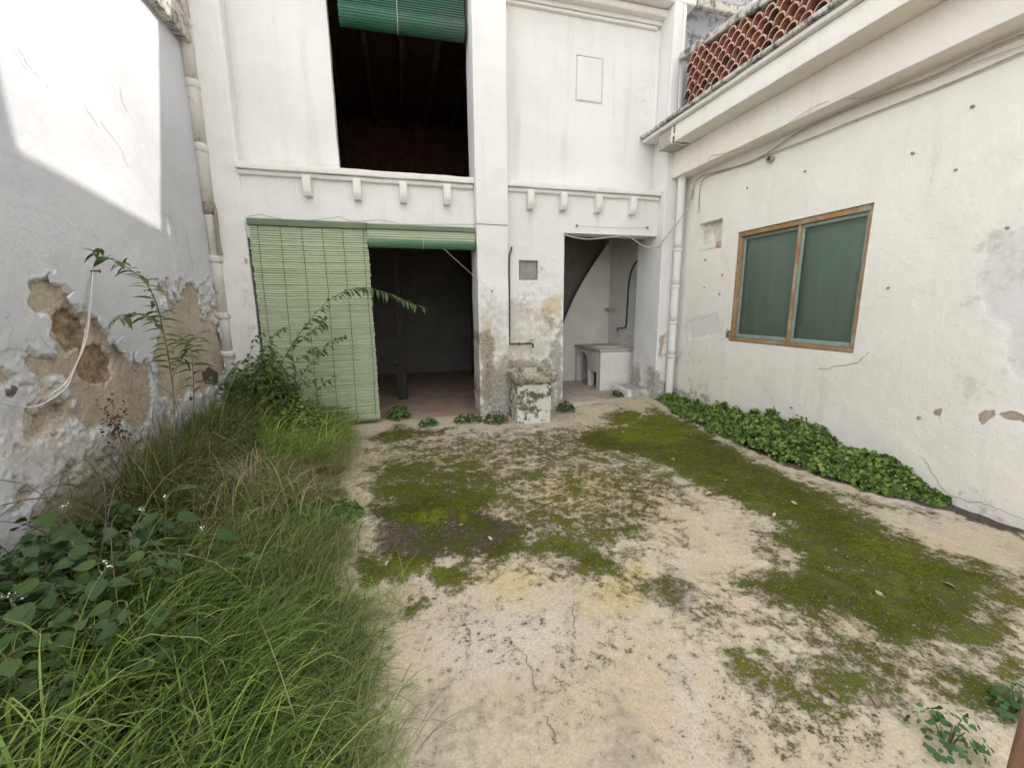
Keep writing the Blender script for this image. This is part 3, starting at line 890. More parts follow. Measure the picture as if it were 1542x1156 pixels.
# ------------------------------------------------------------------ house across the courtyard
house = thing('courtyard_house', 'two-storey whitewashed house with bracketed ledge, dark upper opening and two ground-floor doorways', 'house', (1.0, 5.6, 0))
HO = np.array([1.0, 5.6, 0])
fs = [   # stains and peeling, (x, z) on the facade
    ('mould', 0.85, 0.12, PB([(722, 500), (742, 498), (748, 545), (740, 575), (726, 580), (721, 540)], YP)),
    ('ochre', 0.90, 0.12, PB([(720, 520), (740, 515), (745, 575), (722, 600)], YP)),
    ('mould', 0.72, 0.14, PB([(745, 570), (768, 520), (768, 650), (740, 650)], YP)),
    ('mould', 0.62, 0.25, PB([(700, 600), (850, 590), (850, 650), (700, 650)], YP)),
    ('green', 0.85, 0.10, PB([(708, 600), (722, 575), (724, 640), (706, 640)], YP)),
    ('ochre', 0.75, 0.10, PB([(705, 520), (712, 500), (714, 570), (708, 590)], YP)),
    ('peel', 0.60, 0.14, PB([(725, 530), (742, 520), (746, 600), (728, 610)], YP)),
    ('crumb', 0.48, 0.30, PB([(718, 400), (766, 400), (766, 520), (718, 520)], YP)),
    ('dark', 0.42, 0.03, PB([(743, 442), (752, 440), (752, 462), (744, 462)], YP)),
    ('mould', 0.72, 0.12, PB([(822, 540), (836, 500), (848, 470), (850, 600), (838, 580), (836, 560)], YW)),
    ('ochre', 0.95, 0.12, PB([(813, 452), (830, 445), (838, 440), (848, 440), (848, 482), (830, 475), (815, 476)], YW)),
    ('mould', 0.50, 0.21, PB([(768, 490), (785, 500), (780, 520), (768, 530)], YW)),
    ('crumb', 0.53, 0.39, PB([(768, 400), (850, 400), (850, 560), (768, 560)], YW)),
    ('mould', 0.44, 0.17, PB([(820, 410), (835, 405), (838, 440), (822, 445)], YW)),
    ('ochre', 0.70, 0.12, PB([(992, 505), (1008, 500), (1005, 520), (994, 525)], YP)),
    ('peel', 0.66, 0.14, PB([(990, 500), (1008, 498), (1004, 515), (996, 540), (988, 545)], YP)),
    ('peel', 0.62, 0.12, PB([(985, 545), (1003, 525), (1004, 535), (992, 555), (985, 560)], YP)),
    ('mould', 0.66, 0.12, PB([(964, 560), (980, 555), (985, 600), (960, 605)], YP)),
    ('mould', 0.60, 0.17, PB([(960, 575), (1012, 565), (1012, 610), (960, 610)], YP)),
    ('peel', 0.70, 0.10, PB([(364, 380), (374, 378), (380, 420), (372, 420), (366, 400)], YW)),
    ('crumb', 0.57, 0.21, PB([(345, 330), (372, 340), (400, 520), (360, 520)], YW)),
    ('ochre', 0.55, 0.12, PB([(358, 235), (520, 246), (520, 256), (358, 250)], YU)),
    ('crumb', 0.41, 0.39, PB([(370, 260), (712, 280), (712, 330), (374, 325)], YW)),
    ('crumb', 0.41, 0.30, PB([(930, 100), (1000, 110), (985, 240), (960, 240)], YU)),
    ('mould', 0.85, 0.30, PB([(716, 530), (850, 540), (850, 660), (716, 660)], YP)),
    ('mould', 0.52, 0.25, PB([(955, 545), (1015, 530), (1015, 620), (955, 620)], YP)),
    ('crumb', 0.62, 0.3, PB([(716, 440), (850, 420), (850, 640), (716, 640)], YP)),
    ('mould', 0.85, 0.10, PB([(720, 500), (742, 490), (750, 560), (742, 620), (722, 620)], YP)),
    ('mould', 0.80, 0.10, PB([(748, 590), (768, 540), (775, 640), (745, 645)], YP)),
    ('mould', 0.80, 0.10, PB([(826, 520), (848, 480), (850, 620), (838, 620)], YW)),
    ('ochre', 0.75, 0.15, PB([(720, 480), (745, 470), (750, 560), (735, 620), (720, 600)], YP)),
    ('ochre', 0.55, 0.25, PB([(775, 430), (848, 430), (848, 540), (790, 500)], YW)),
    ('green', 0.50, 0.25, PB([(704, 610), (770, 610), (770, 650), (704, 650)], YP)),
    ('mould', 0.45, 0.25, PB([(775, 380), (845, 380), (848, 520), (775, 480)], YW)),
    ('mould', 0.75, 0.12, PB([(958, 560), (985, 545), (1010, 580), (1010, 615), (955, 615)], YP)),
]
# lower storey, left bay: lintel wall over the blinds
rbox('lintel_wall', (-1.60, YW, 2.28), (PX0 + 0.02, YW + 0.26, 3.0), M_WALL, house, 0.008, 0.06, 0.004, fs, seed=40, off=HO)
# lower storey, right bay with door and meter niche
NI = (1.565, 1.835, 1.845, 2.10, 0.09)
A = coords(PX1 - 0.03, RX0 + 0.02, PX1, DX0, 0.02, 0.02, (DX0, NI[0], NI[1], RX0))
Z = coords(-0.1, 3.0, 0, 3.0, 0.02, 0.1, (2.463, NI[2], NI[3]))
o = wall_grid('wall_face', 1, YW, -1, A, Z, M_WALL, house, [(DX0, RX0 + 0.001, -0.1, 2.463, 0.26), NI], lambda a, z, mk: -0.006 * sstep(0.45, 0.6, mk['mould'] + (fbm(a * 18, z * 18, 2, 4) - 0.5) * 1.6), fs, 41, 0.05)
o.location = tuple(-HO)
rbox('wall_core', (PX1 - 0.02, YW + 0.10, -0.1), (DX0 - 0.012, YW + 0.26, 3.0), M_WALL, house, 0.006, 0.4, 0.002, off=HO)
rbox('lintel', (DX0 - 0.01, YW + 0.03, 2.475), (RX0 + 0.02, YW + 0.26, 3.0), M_WALL, house, 0.006, 0.2, 0.002, off=HO)
nd = rbox('niche_door', (NI[0] + 0.01, YW + 0.060, NI[2] + 0.01), (NI[1] - 0.012, YW + 0.075, NI[3] - 0.012), simple('niche_door_grey', (0.26, 0.235, 0.20), (0.36, 0.33, 0.29), 9, 0.8), house, 0.004, 0.05, 0.002, off=HO)
# upper storey, set back
rbox('upper_wall', (-1.75, YU, 2.95), (OX0, YU + 0.14, 5.6), M_WALL, house, 0.008, 0.09, 0.006, fs, seed=42, off=HO)
rbox('upper_wall', (PX1 - 0.03, YU, 2.95), (RX0 + 0.05, YU + 0.14, 5.16), M_WALL, house, 0.008, 0.09, 0.006, fs, seed=43, off=HO)
rbox('frieze', (PX1 - 0.03, YU - 0.06, 5.16), (RX0 + 0.05, YU + 0.14, 5.6), M_TRIM, house, 0.012, 0.09, 0.006, off=HO)
rbox('moulding', (PX1 - 0.01, YU - 0.045, 5.115), (RX0 - 0.05, YU + 0.05, 5.155), M_TRIM, house, 0.016, 0.08, 0.005, off=HO)
rbox('side_moulding', (RX0 - 0.055, YU - 0.03, 3.9), (RX0 + 0.01, YU + 0.05, 5.11), M_TRIM, house, 0.012, 0.06, 0.006, fs, seed=9, off=HO)
rbox('frieze', (OX0 - 0.9, YU - 0.05, 5.17), (PX0 + 0.02, YU + 0.14, 5.6), M_TRIM, house, 0.01, 0.15, 0.004, off=HO)
# pilasters
rbox('pilaster', (PX0, YP + 0.012, -0.1), (PX1, YW + 0.29, 2.50), M_WALL, house, 0.010, 0.016, 0.007, fs, seed=44, off=HO)
rbox('pilaster', (PX0 - 0.002, YP, 2.502), (PX1 + 0.002, YW + 0.30, 5.25), M_WALL, house, 0.008, 0.06, 0.005, (), seed=44, off=HO)
rbox('pilaster', (XL - 0.05, YW - 0.02, -0.1), (-1.585, YU + 0.12, 5.29), M_WALL, house, 0.012, 0.03, 0.010, fs, seed=45, off=HO)
rbox('pilaster', (RX0, YP, -0.1), (XR + 0.02, YU + 0.30, 3.86), M_WALL, house, 0.010, 0.016, 0.007, fs, seed=46, off=HO)
rbox('pilaster', (RX0 + 0.01, YP + 0.02, 3.86), (RX0 + 0.13, YU + 0.1, 5.3), M_WALL, house, 0.012, 0.05, 0.012, fs, seed=47, off=HO)
M_HATCH = simple('hatch_edge', (0.46, 0.44, 0.40), (0.62, 0.60, 0.56), 14, 0.9)
# hatch outline on the upper wall
h0, h1 = on(868, 150, 1, YU), on(907, 90, 1, YU)
for lo2, hi2 in (((h0[0] - .012, YU - 0.008, h0[2]), (h0[0], YU + 0.01, h1[2])), ((h1[0], YU - 0.008, h0[2]), (h1[0] + .012, YU + 0.01, h1[2])), ((h0[0] - 0.012, YU - 0.008, h1[2] + 0.001), (h1[0] + 0.012, YU + 0.01, h1[2] + 0.013)), ((h0[0] - 0.012, YU - 0.008, h0[2] - 0.013), (h1[0] + 0.012, YU + 0.01, h0[2] - 0.001))):
    rbox('hatch_frame', lo2, hi2, M_HATCH, house, 0.004, 0.03, 0.003, off=HO)
rbox('hatch_panel', (h0[0] + 0.002, YU - 0.004, h0[2] + 0.003), (h1[0] - 0.002, YU + 0.01, h1[2] - 0.003), M_TRIM, house, 0.004, 0.05, 0.002, off=HO)
# ledges and brackets
for a, b in ((-1.60, PX0 - 0.004), (PX1 + 0.004, RX0 - 0.004)):
    L = rbox('ledge', (a, YW - 0.085, 2.985), (b, YU + 0.02, ZLEDGE), M_TRIM, house, 0.006, 0.035, 0.008, seed=50, off=HO)
    rbox('ledge_moulding', (a, YW - 0.045, 2.93), (b, YW + 0.02, 2.984), M_TRIM, house, 0.02, 0.05, 0.006, seed=51, off=HO)
for u in (463, 538, 607, 673, 799, 849, 902, 954):
    p = on(u, 285, 1, YW - 0.07)
    w, x = 0.042, p[0]

    def chamfer(V, y0=YW - 0.11, zb=2.70):
        k = np.clip((2.79 - V[:, 2]) / 0.09, 0, 1) * np.clip((YW - V[:, 1]) / 0.11, 0, 1)
        V[:, 1] += k * 0.045
        return V
    rbox('bracket', (x - w, YW - 0.11, 2.72 + 0.012 * rng.random()), (x + w, YW + 0.02, 2.945), M_TRIM, house, 0.005, 0.03, 0.004, seed=int(u), off=HO, taper=chamfer)
# broken terracotta bits along the sill of the upper opening
for k in range(7):
    x = 0.05 + 0.13 * k + 0.05 * rng.random()
    rbox('sill_brick', (x, YW + 0.02, ZLEDGE - 0.01), (x + 0.07 + 0.05 * rng.random(), YU + 0.05, ZLEDGE + 0.012 + 0.010 * rng.random()), M_MORTAR if k % 3 else M_TILE, house, 0.006, 0.03, 0.006, seed=k, off=HO)
# eaves and roof
rbox('eave', (-2.3, 5.33, 5.30), (3.95, 6.1, 5.40), M_TRIM, house, 0.02, 0.2, 0.006, off=HO)
rbox('eave_board', (-2.3, 5.35, 5.402), (3.97, 6.1, 5.47), M_COPING, house, 0.015, 0.15, 0.008, off=HO)
rbox('shade_eave', (3.98, 5.33, 5.30), (5.1, 5.43, 5.42), M_COPING, house, 0.02, 0.2, 0.006, off=HO)  # unseen strip, added to carry the eave's shadow edge to the right
rbox('eave_moulding', (PX1 + 0.01, YU - 0.16, 5.21), (RX0 + 0.3, YU - 0.02, 5.298), M_TRIM, house, 0.03, 0.12, 0.006, off=HO)
Vr = [(-2.4, 5.375, 5.48), (4.0, 5.375, 5.48), (4.0, 10, 6.5), (-2.4, 10, 6.5), (-2.4, 5.375, 5.56), (4.0, 5.375, 5.56), (4.0, 10, 6.58), (-2.4, 10, 6.58)]
mesh('roof', Vr, [(0, 3, 2, 1), (4, 5, 6, 7), (0, 1, 5, 4), (1, 2, 6, 5), (2, 3, 7, 6), (3, 0, 4, 7)], M_TILE, house, False, off=HO)
# the wing that goes on behind the tile screen
rbox('side_wing', (3.80, YP + 0.23, 3.9), (5.05, YU + 0.4, 5.75), M_GREYWALL, house, 0.02, 0.15, 0.02, off=HO)
rbox('wing_pier', (3.742, YP + 0.02, 3.86), (3.80, YP + 0.20, 5.29), M_WALL, house, 0.015, 0.06, 0.012, off=HO)
# rooms
def room(lo2, hi2, floor_m, wall_m, ceil_m, nm):
    x0, y0, z0 = lo2
    x1, y1, z1 = hi2
    rbox(nm + '_floor', (x0, y0 - 0.27, z0 - 0.12), (x1, y1, z0), floor_m, house, 0.004, 0.25, 0.003, off=HO)
    rbox(nm + '_back_wall', (x0, y1, z0 - 0.1), (x1, y1 + 0.1, z1 + 0.1), wall_m, house, 0.004, 0.3, 0.004, off=HO)
    rbox(nm + '_side_wall', (x0 - 0.1, y0, z0 - 0.1), (x0, y1 + 0.1, z1 + 0.1), wall_m, house, 0.004, 0.3, 0.004, off=HO)
    rbox(nm + '_side_wall', (x1, y0, z0 - 0.1), (x1 + 0.1, y1 + 0.1, z1 + 0.1), wall_m, house, 0.004, 0.3, 0.004, off=HO)
    rbox(nm + '_ceiling', (x0 - 0.1, y0, z1), (x1 + 0.1, y1 + 0.1, z1 + 0.08), ceil_m, house, 0.004, 0.4, 0.003, off=HO)


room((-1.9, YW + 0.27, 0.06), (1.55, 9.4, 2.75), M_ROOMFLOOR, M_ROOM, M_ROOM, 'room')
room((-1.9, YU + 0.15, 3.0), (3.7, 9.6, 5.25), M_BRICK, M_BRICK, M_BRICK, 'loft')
for x in (-0.75, -0.25, 0.25, 0.75, 1.25):
    rbox('joist', (x - 0.035, YU + 0.3, 5.08), (x + 0.035, 9.5, 5.24), M_JOIST, house, 0.006, 0.5, 0.004, off=HO)
# laundry room: under-stair vault
LZ = 0.12
M_STAIR_SHADE = simple('stair_shade', (0.17, 0.165, 0.15), (0.23, 0.222, 0.205), 2.5, 0.95, 0.3)  # shade behind the curved wall, put into a dark plaster colour
rbox('laundry_floor', (DX0 - 0.3, YW - 0.06, LZ - 0.14), (4.4, 8.3, LZ), M_LAUNDRYTOP, house, 0.01, 0.15, 0.006, off=HO)
rbox('laundry_back_wall', (1.9, 7.4, 0), (4.5, 7.5, 3.1), M_STAIR_SHADE, house, 0.005, 0.3, 0.004, off=HO)
rbox('laundry_side_wall', (1.8, YW + 0.265, 0), (1.9, 8.3, 3.1), M_STAIR_SHADE, house, 0.005, 0.3, 0.004, off=HO)
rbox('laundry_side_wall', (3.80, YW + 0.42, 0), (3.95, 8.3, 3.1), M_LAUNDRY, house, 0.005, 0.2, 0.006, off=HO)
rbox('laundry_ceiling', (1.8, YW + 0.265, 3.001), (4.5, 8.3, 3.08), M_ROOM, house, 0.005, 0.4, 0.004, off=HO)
SY = 7.15
cv = [on(u, v, 1, SY) for u, v in ((847, 492), (850, 482), (858, 463), (870, 438), (885, 412), (900, 389), (914, 369), (930, 350))]
pf = bez(cv, 5)
poly = [(2.30, LZ), (2.30, float(pf[0][2]))] + [(float(p[0]), float(p[2])) for p in pf if p[2] < 3.0] + [(float(pf[-1][0]), 3.0), (4.1, 3.0), (4.1, LZ)]
V = [(x, SY, z) for x, z in poly] + [(x + 0.03, SY + 0.05, z) for x, z in poly]
m = len(poly)
mesh('stair_wall', V, [tuple(range(m)), tuple(range(2 * m - 1, m - 1, -1))] + [(q, m + q, m + (q + 1) % m, (q + 1) % m) for q in range(m)], M_LAUNDRY, house, False, off=HO)
rbox('recess_strip', (RX0 + 0.02, YW + 0.268, LZ), (RX0 + 0.10, YW + 0.33, 2.24), M_DARKWOOD, house, 0.006, 0.2, 0.003, off=HO)  # dark strip standing in for the dark recess at the jamb's back edge
st = rbox('door_step', (3.30, YW + 0.05, LZ - 0.05), (RX0 + 0.01, YW + 0.55, 0.235), M_WALL, house, 0.02, 0.05, 0.010, fs, seed=52, off=HO)


# ------------------------------------------------------------------ building on the right
ax = thing('annex_building', 'low whitewashed building with stepped cornice, wooden sliding window and long bare wall', 'building', (4.4, 2.5, 0))
AO = np.array([4.4, 2.5, 0])
WY0, WY1, WZ0, WZ1 = 2.79, 4.27, 1.06, 2.335
RC = (4.534, 5.009 - 0.06, 2.20, 2.55, 0.10)
rs = [
    ('blue', 0.9, 0.05, PS([(1480, 392), (1542, 345), (1600, 330), (1600, 600), (1515, 560), (1512, 500), (1490, 470), (1470, 430)], XR)),
    ('blue', 0.75, 0.06, PS([(1035, 482), (1080, 470), (1086, 500), (1040, 512)], XR)),
    ('peel', 0.8, 0.03, PS([(1466, 622), (1485, 612), (1502, 616), (1500, 630), (1480, 637)], XR)),
    ('peel', 0.66, 0.03, PS([(1500, 618), (1560, 626), (1560, 634), (1510, 629)], XR)),
    ('peel', 0.65, 0.02, PS([(1402, 617), (1414, 615), (1412, 626), (1404, 627)], XR)),
    ('peel', 0.6, 0.02, PS([(1380, 624), (1388, 622), (1388, 630), (1380, 631)], XR)),
    ('ochre', 0.6, 0.04, PS([(1083, 490), (1090, 480), (1090, 512), (1084, 516)], XR)),
    ('mould', 0.55, 0.06, PS([(1000, 580), (1070, 590), (1075, 640), (1000, 620)], XR)),
    ('crumb', 0.40, 0.15, PS([(1010, 480), (1110, 470), (1100, 600), (1010, 600)], XR)),
    ('crumb', 0.42, 0.25, PS([(1440, 330), (1620, 300), (1620, 660), (1380, 640)], XR)),
    ('mould', 0.36, 0.08, PS([(1360, 690), (1560, 770), (1560, 830), (1420, 770)], XR)),
    ('crumb', 0.34, 0.3, PS([(1100, 560), (1400, 560), (1500, 760), (1150, 650)], XR)),
    ('dark', 0.6, 0.01, PS([(1092, 500), (1098, 480), (1100, 512), (1094, 514)], XR)),
]
A = coords(-4, 5.36, 1.4, 5.36, 0.02, 0.3, (WY0, WY1, RC[0], RC[1]))
Z = coords(-0.1, 3.195, 0, 3.195, 0.02, 0.1, (WZ0, WZ1, RC[2], RC[3]))
o = wall_grid('wall_face', 0, XR, -1, A, Z, M_CREAM, ax, [(WY0, WY1, WZ0, WZ1, 0.16), RC], lambda a, z, mk: -0.006 * sstep(0.42, 0.6, mk['blue'] + (fbm(a * 9, z * 9, 2, 4) - 0.5) * 0.8), rs, 61, 0.06)
o.location = tuple(-AO)
rbox('upper_band', (3.695, -4, 3.19), (4.3, 5.33, 3.512), M_CREAM, ax, 0.010, 0.10, 0.006, seed=62, off=AO)
rbox('beam', (3.454, -4, 3.51), (4.3, 5.285, 3.705), M_CREAM, ax, 0.008, 0.08, 0.005, [('mould', 0.8, 0.03, [(4.95, 3.4), (5.4, 3.4), (5.4, 3.8), (5.0, 3.8)]), ('dark', 0.6, 0.02, [(4.88, 3.4), (5.02, 3.4), (5.0, 3.8), (4.96, 3.8)])], (1, 2), seed=63, off=AO)
rbox('cornice', (3.40, -4, 3.708), (4.3, 5.60, 3.755), M_TRIM, ax, 0.015, 0.08, 0.006, seed=64, off=AO)
rbox('cornice_cap', (3.365, -4, 3.756), (4.3, 5.60, 3.80), M_COPING, ax, 0.012, 0.05, 0.008, seed=65, off=AO)
rbox('recess_back', (XR + 0.075, RC[0] - 0.05, RC[2] - 0.05), (XR + 0.13, RC[1] + 0.05, RC[3] + 0.05), M_CREAM, ax, 0.01, 0.03, 0.016, [('crumb', 0.6, 0.1, [(4, 2), (6, 2), (6, 3), (4, 3)])], (1, 2), seed=66, off=AO)
rbox('rubble_stone', (XR + 0.02, 4.56, 2.205), (XR + 0.09, 4.66, 2.29), M_MORTAR, ax, 0.02, 0.03, 0.012, seed=67, off=AO)
rbox('rubble_stone', (XR + 0.03, 4.67, 2.205), (XR + 0.09, 4.93, 2.275), M_TRIM, ax, 0.02, 0.03, 0.014, seed=68, off=AO)
rbox('wall_core', (XR + 0.17, -4, -0.1), (4.6, 5.3, 3.19), M_ROOM, ax, 0.01, 0.8, 0.002, off=AO)
rbox('roof_slab', (3.9, -4, 3.60), (8.5, 5.25, 3.70), M_COPING, ax, 0.01, 0.8, 0.003, off=AO)
# unseen block and parapet, added to bound the sunlight and dim the opposite wall
rbox('shade_block', (4.40, -9, 3.7), (8.5, 3.88, 11.0), M_TRIM, ax, 0.03, 0.8, 0.01, off=AO)
Vp = [(4.4, 3.885, 3.7), (4.55, 3.885, 3.7), (4.55, 5.4, 3.7), (4.4, 5.4, 3.7), (4.4, 3.885, 5.28), (4.55, 3.885, 5.28), (4.55, 5.4, 5.08), (4.4, 5.4, 5.08)]
mesh('shade_parapet', Vp, [(0, 3, 2, 1), (4, 5, 6, 7), (0, 1, 5, 4), (1, 2, 6, 5), (2, 3, 7, 6), (3, 0, 4, 7)], M_TRIM, ax, False, off=AO)
# window
win = rbox('window', (XR + 0.098, WY0 + 0.004, WZ0 + 0.004), (XR + 0.11, WY1 - 0.004, WZ1 - 0.004), M_SCREEN, ax, 0.002, 0.3, 0.0, off=AO)
fw = 0.042
x0, x1 = XR + 0.012, XR + 0.085
ym = 3.44
for nm, lo2, hi2 in (('frame_rail', (x0, WY0 + 0.003, WZ1 - 0.055), (x1, WY1 - 0.003, WZ1 - 0.003)),
                     ('frame_rail', (x0 - 0.014, WY0 + 0.003, WZ0 + 0.003), (x1, WY1 - 0.003, WZ0 + 0.04)),
                     ('frame_stile', (x0, WY0 + 0.003, WZ0 + 0.041), (x1, WY0 + fw, WZ1 - 0.056)),
                     ('frame_stile', (x0, WY1 - fw, WZ0 + 0.041), (x1, WY1 - 0.003, WZ1 - 0.056)),
                     ('meeting_stile', (x0 + 0.006, ym + 0.03, WZ0 + 0.041), (x1, ym + 0.06, WZ1 - 0.056))):
    rbox(nm, lo2, hi2, M_FRAME, win, 0.005, 0.05, 0.002, seed=int(lo2[1] * 10), off=AO)
for (ya, yb, xo) in ((WY0 + fw + 0.002, ym + 0.029, 0.035), (ym + 0.061, WY1 - fw - 0.002, 0.055)):
    sx0, sx1 = XR + xo, XR + xo + 0.022
    za, zb = WZ0 + 0.042, WZ1 - 0.057
    s = 0.032
    sash = rbox('sash', (sx0, ya, za), (sx1, yb, za + s + 0.015), M_SASH, win, 0.003, 0.2, 0.001, off=AO)
    rbox('sash', (sx0, ya, zb - s), (sx1, yb, zb), M_SASH, win, 0.003, 0.2, 0.001, off=AO)
    rbox('sash', (sx0, ya, za + s + 0.016), (sx1, ya + s * 0.75, zb - s - 0.001), M_SASH, win, 0.003, 0.2, 0.001, off=AO)
    rbox('sash', (sx0, yb - s, za + s + 0.016), (sx1, yb, zb - s - 0.001), M_SASH, win, 0.003, 0.2, 0.001, off=AO)
    rbox('pane', (sx0 + 0.009, ya + s * 0.7, za + s), (sx0 + 0.013, yb - s * 0.9, zb - s * 0.9), M_GLASS, win, 0.001, 1.0, 0.0, off=AO)
# fine cracks in the plaster
for pts in ([(1232, 556), (1260, 551), (1290, 546), (1300, 538), (1308, 531)], [(1418, 735), (1450, 752), (1480, 757), (1510, 768), (1545, 783)], [(1392, 690), (1420, 737)]):
    P = bez([on(u, v, 0, XR - 0.004) for u, v in pts], 10)
    P[:, 1:] += (np.stack([vnoise(np.arange(len(P)) * 0.7, 1, 3), vnoise(np.arange(len(P)) * 0.7, 4, 3)], 1) - 0.5) * 0.02
    tube('crack', P, 0.0015 + 0.0015 * vnoise(np.arange(len(P)) * 0.6, 0, 2), simple('wall_crack', (0.36, 0.33, 0.28), (0.48, 0.45, 0.40), 30), ax, 4, off=AO)

# tile screen on the roof edge
TX = 3.72
scr = thing('tile_screen', 'openwork screen of stacked half-round terracotta tiles above the stepped cornice', 'tile screen', (TX, 4.4, 3.8))
TO = np.array([TX, 4.4, 3.8])
TR, TP, TZ = 0.066, 0.1405, 0.078
V, F = [], []
na = 9
for yy, dx in ((0, 0), (1, 0.24)):
    for r in (TR * 1.06, TR - 0.010):
        for k in range(na):
            a = math.pi * k / (na - 1)
            V.append((dx, math.cos(a) * r * 1.03, math.sin(a) * r * 1.12))
for k in range(na - 1):
    F += [(k, k + 1, na + k + 1, na + k), (2 * na + k, 3 * na + k, 3 * na + k + 1, 2 * na + k + 1), (k, 2 * na + k, 2 * na + k + 1, k + 1), (na + k, na + k + 1, 3 * na + k + 1, 3 * na + k)]
F += [(0, na, 3 * na, 2 * na), (na - 1, 3 * na - 1, 4 * na - 1, 2 * na - 1)]
tile0 = None
tcount = 0
for row in range(11):
    for c in range(17):
        y = 5.16 - TP * (c + (0.5 if row % 2 else 0)) - TP * 0.5
        z = 3.80 + row * TZ
        topz = 4.60 - 0.13 * (5.18 - y)
        if z + TR * 1.0 > topz + 0.02 or y < 3.0: continue
        if tile0 is None:
            tile0 = mesh('tile', V, F, M_TILE, scr, True)
            tile0.data.materials.append(M_MORTAR)
            for k in range(na - 1): tile0.data.polygons[4 * k].material_index = 1
            t_ = tile0
        else:
            t_ = tile0.copy()
            link(t_, scr)
        t_.location = (0.008 * rng.standard_normal(), y - TO[1] + 0.003 * rng.standard_normal(), z - TO[2])
        t_.rotation_euler = (0.03 * rng.standard_normal(), 0.02 * rng.standard_normal(), 0.02 * rng.standard_normal())
        tcount += 1
rbox('backing', (TX + 0.22, 2.9, 3.80), (TX + 0.28, 5.25, 4.58), M_TILEBACK, scr, 0.005, 0.3, 0.003, off=TO)


def slope_top(V):
    V[:, 2] -= 0.13 * (5.18 - V[:, 1])
    return V


rbox('coping', (TX - 0.012, 2.9, 4.615), (TX + 0.32, 5.30, 4.70), M_COPING, scr, 0.015, 0.06, 0.012, off=TO, taper=slope_top)

# right drain pipe
rp = thing('drain_pipe', 'cream painted drain pipe with socket collars in the corner beneath the stepped cornice', 'drain pipe', (3.80, 5.215, 0))
for z0, z1 in ((0.16, 0.79), (0.79, 1.27), (1.27, 1.77), (1.77, 2.27), (2.27, 3.24), (3.24, 3.51)):
    lathe('pipe_section', [(0.054, z0), (0.052, z0 + 0.1), (0.052, z1 - 0.02), (0.049, z1)], M_TRIM, rp, 16, (0, 0, 0), 2, 0.003)
for z in (0.79, 1.27, 1.77, 2.27, 3.24):
    lathe('collar', [(0.050, z - 0.045), (0.059, z - 0.04), (0.060, z - 0.005), (0.057, z), (0.050, z + 0.006)], M_TRIM, rp, 16, (0, 0, 0), 2, 0.003)

# raised brown marks standing in for dark anchor holes in the right wall
for (u, v) in ((1126, 283), (1213, 258), (1375, 231), (1440, 256), (1465, 161), (1518, 343), (1338, 433), (1061, 433), (1088, 414), (1084, 443), (1062, 391), (1192, 613), (1166, 612)):
    p = on(u, v, 0, XR)
    w = rbox('anchor_hole', (-0.010, -0.008, -0.010), (0.012, 0.008, 0.010), M_HOLE, None, 0.005, 0.01, 0.004, seed=int(u))
    w.location = tuple(p + np.array([-0.006, 0, 0]))
    w.rotation_euler = (rng.random() * 3, 0.3 * rng.random(), 0)
    tag(w, 'small brown mark standing for an anchor hole in the long white wall with the window', 'anchor hole', 'anchor holes in the white wall')
p = on(1163, 240, 0, XR)
sb = thing('pipe_stub', 'short grey pipe stub sticking out of the white wall under the cables', 'pipe', tuple(p))
lathe('sleeve', [(0.030, 0.02), (0.034, -0.03), (0.034, -0.055), (0.024, -0.055), (0.022, -0.02)], simple('grey_plastic', (0.30, 0.28, 0.25), (0.38, 0.36, 0.33), 20, 0.7), sb, 14, (0, 0, 0), 0)
lathe('bore', [(0.021, 0.0), (0.021, -0.045)], M_HOSE, sb, 12, (0, 0, 0), 0)

# cables along the right wall
XC = 3.90


def cable(name, pts, r, mat, label, clips=(), group=None, n=8):
    P = bez(pts, n)
    b = np.array(pts[0])
    c = thing(name, label, 'cable', tuple(b), group)
    tube('wire', P, r, mat, c, 6, off=b)
    for q in clips:
        w = rbox('clip', (-0.012, -0.006, -0.008), (0.012, 0.006, 0.008), M_CABLE, c, 0.003, 0.01, 0.001)
        w.location = tuple(np.array(q) - b)
    return c


up = [on(u, v, 0, XC - 0.012) for u, v in ((1560, 45), (1495, 71), (1400, 117), (1314, 149), (1208, 196), (1160, 228), (1124, 246), (1085, 257), (1055, 266), (1045, 280), (1042, 300))]
dn = [on(u, v, 0, XC) for u, v in ((1560, 72), (1530, 83), (1422, 129), (1288, 181), (1230, 205), (1160, 232), (1100, 254), (1062, 268), (1054, 285), (1052, 320))]
cable('wall_cable', up, 0.0065, M_CABLE_M, 'upper of the two grey cables clipped along the white wall under the cornice', [up[2], up[3], up[4], up[6]])
cable('wall_cable', dn, 0.006, M_CABLE_M, 'lower of the two grey cables along the white wall, ending at the square recess', [dn[2], dn[3], dn[5]])
th = [on(u, v, 0, 3.70 - 0.006) for u, v in ((1069, 252), (1070, 236))] + [on(1100, 229, 0, 3.69), on(1150, 211, 0, 3.688), on(1232, 158, 0, 3.68), on(1310, 146, 0, 3.80), on(1400, 118, 0, 3.88), on(1560, 62, 0, 3.90)]
cable('thin_wire', th, 0.0026, M_CABLE_M, 'thin loose wire slung below the cornice step and over the cables')
dc = [on(848, 353, 1, YW - 0.02), on(868, 358, 1, YW - 0.03), on(890, 360, 1, YW - 0.03), on(932, 356, 1, YW - 0.03), on(948, 357, 1, YW - 0.03), on(970, 371, 1, YW - 0.03), on(992, 371, 1, YP - 0.02), on(998, 363, 1, YP - 0.02), on(1022, 333, 1, YP - 0.17), on(1036, 310, 1, YP - 0.17), on(1043, 285, 0, XC - 0.012)]
cable('door_cable', dc, 0.008, M_CABLE, 'pale cable sagging across the top of the laundry doorway to the drain pipe', [dc[3], dc[7]], n=6)
p0, p1 = on(868, 340, 1, YW - 0.012), on(974, 343, 1, YW - 0.012)
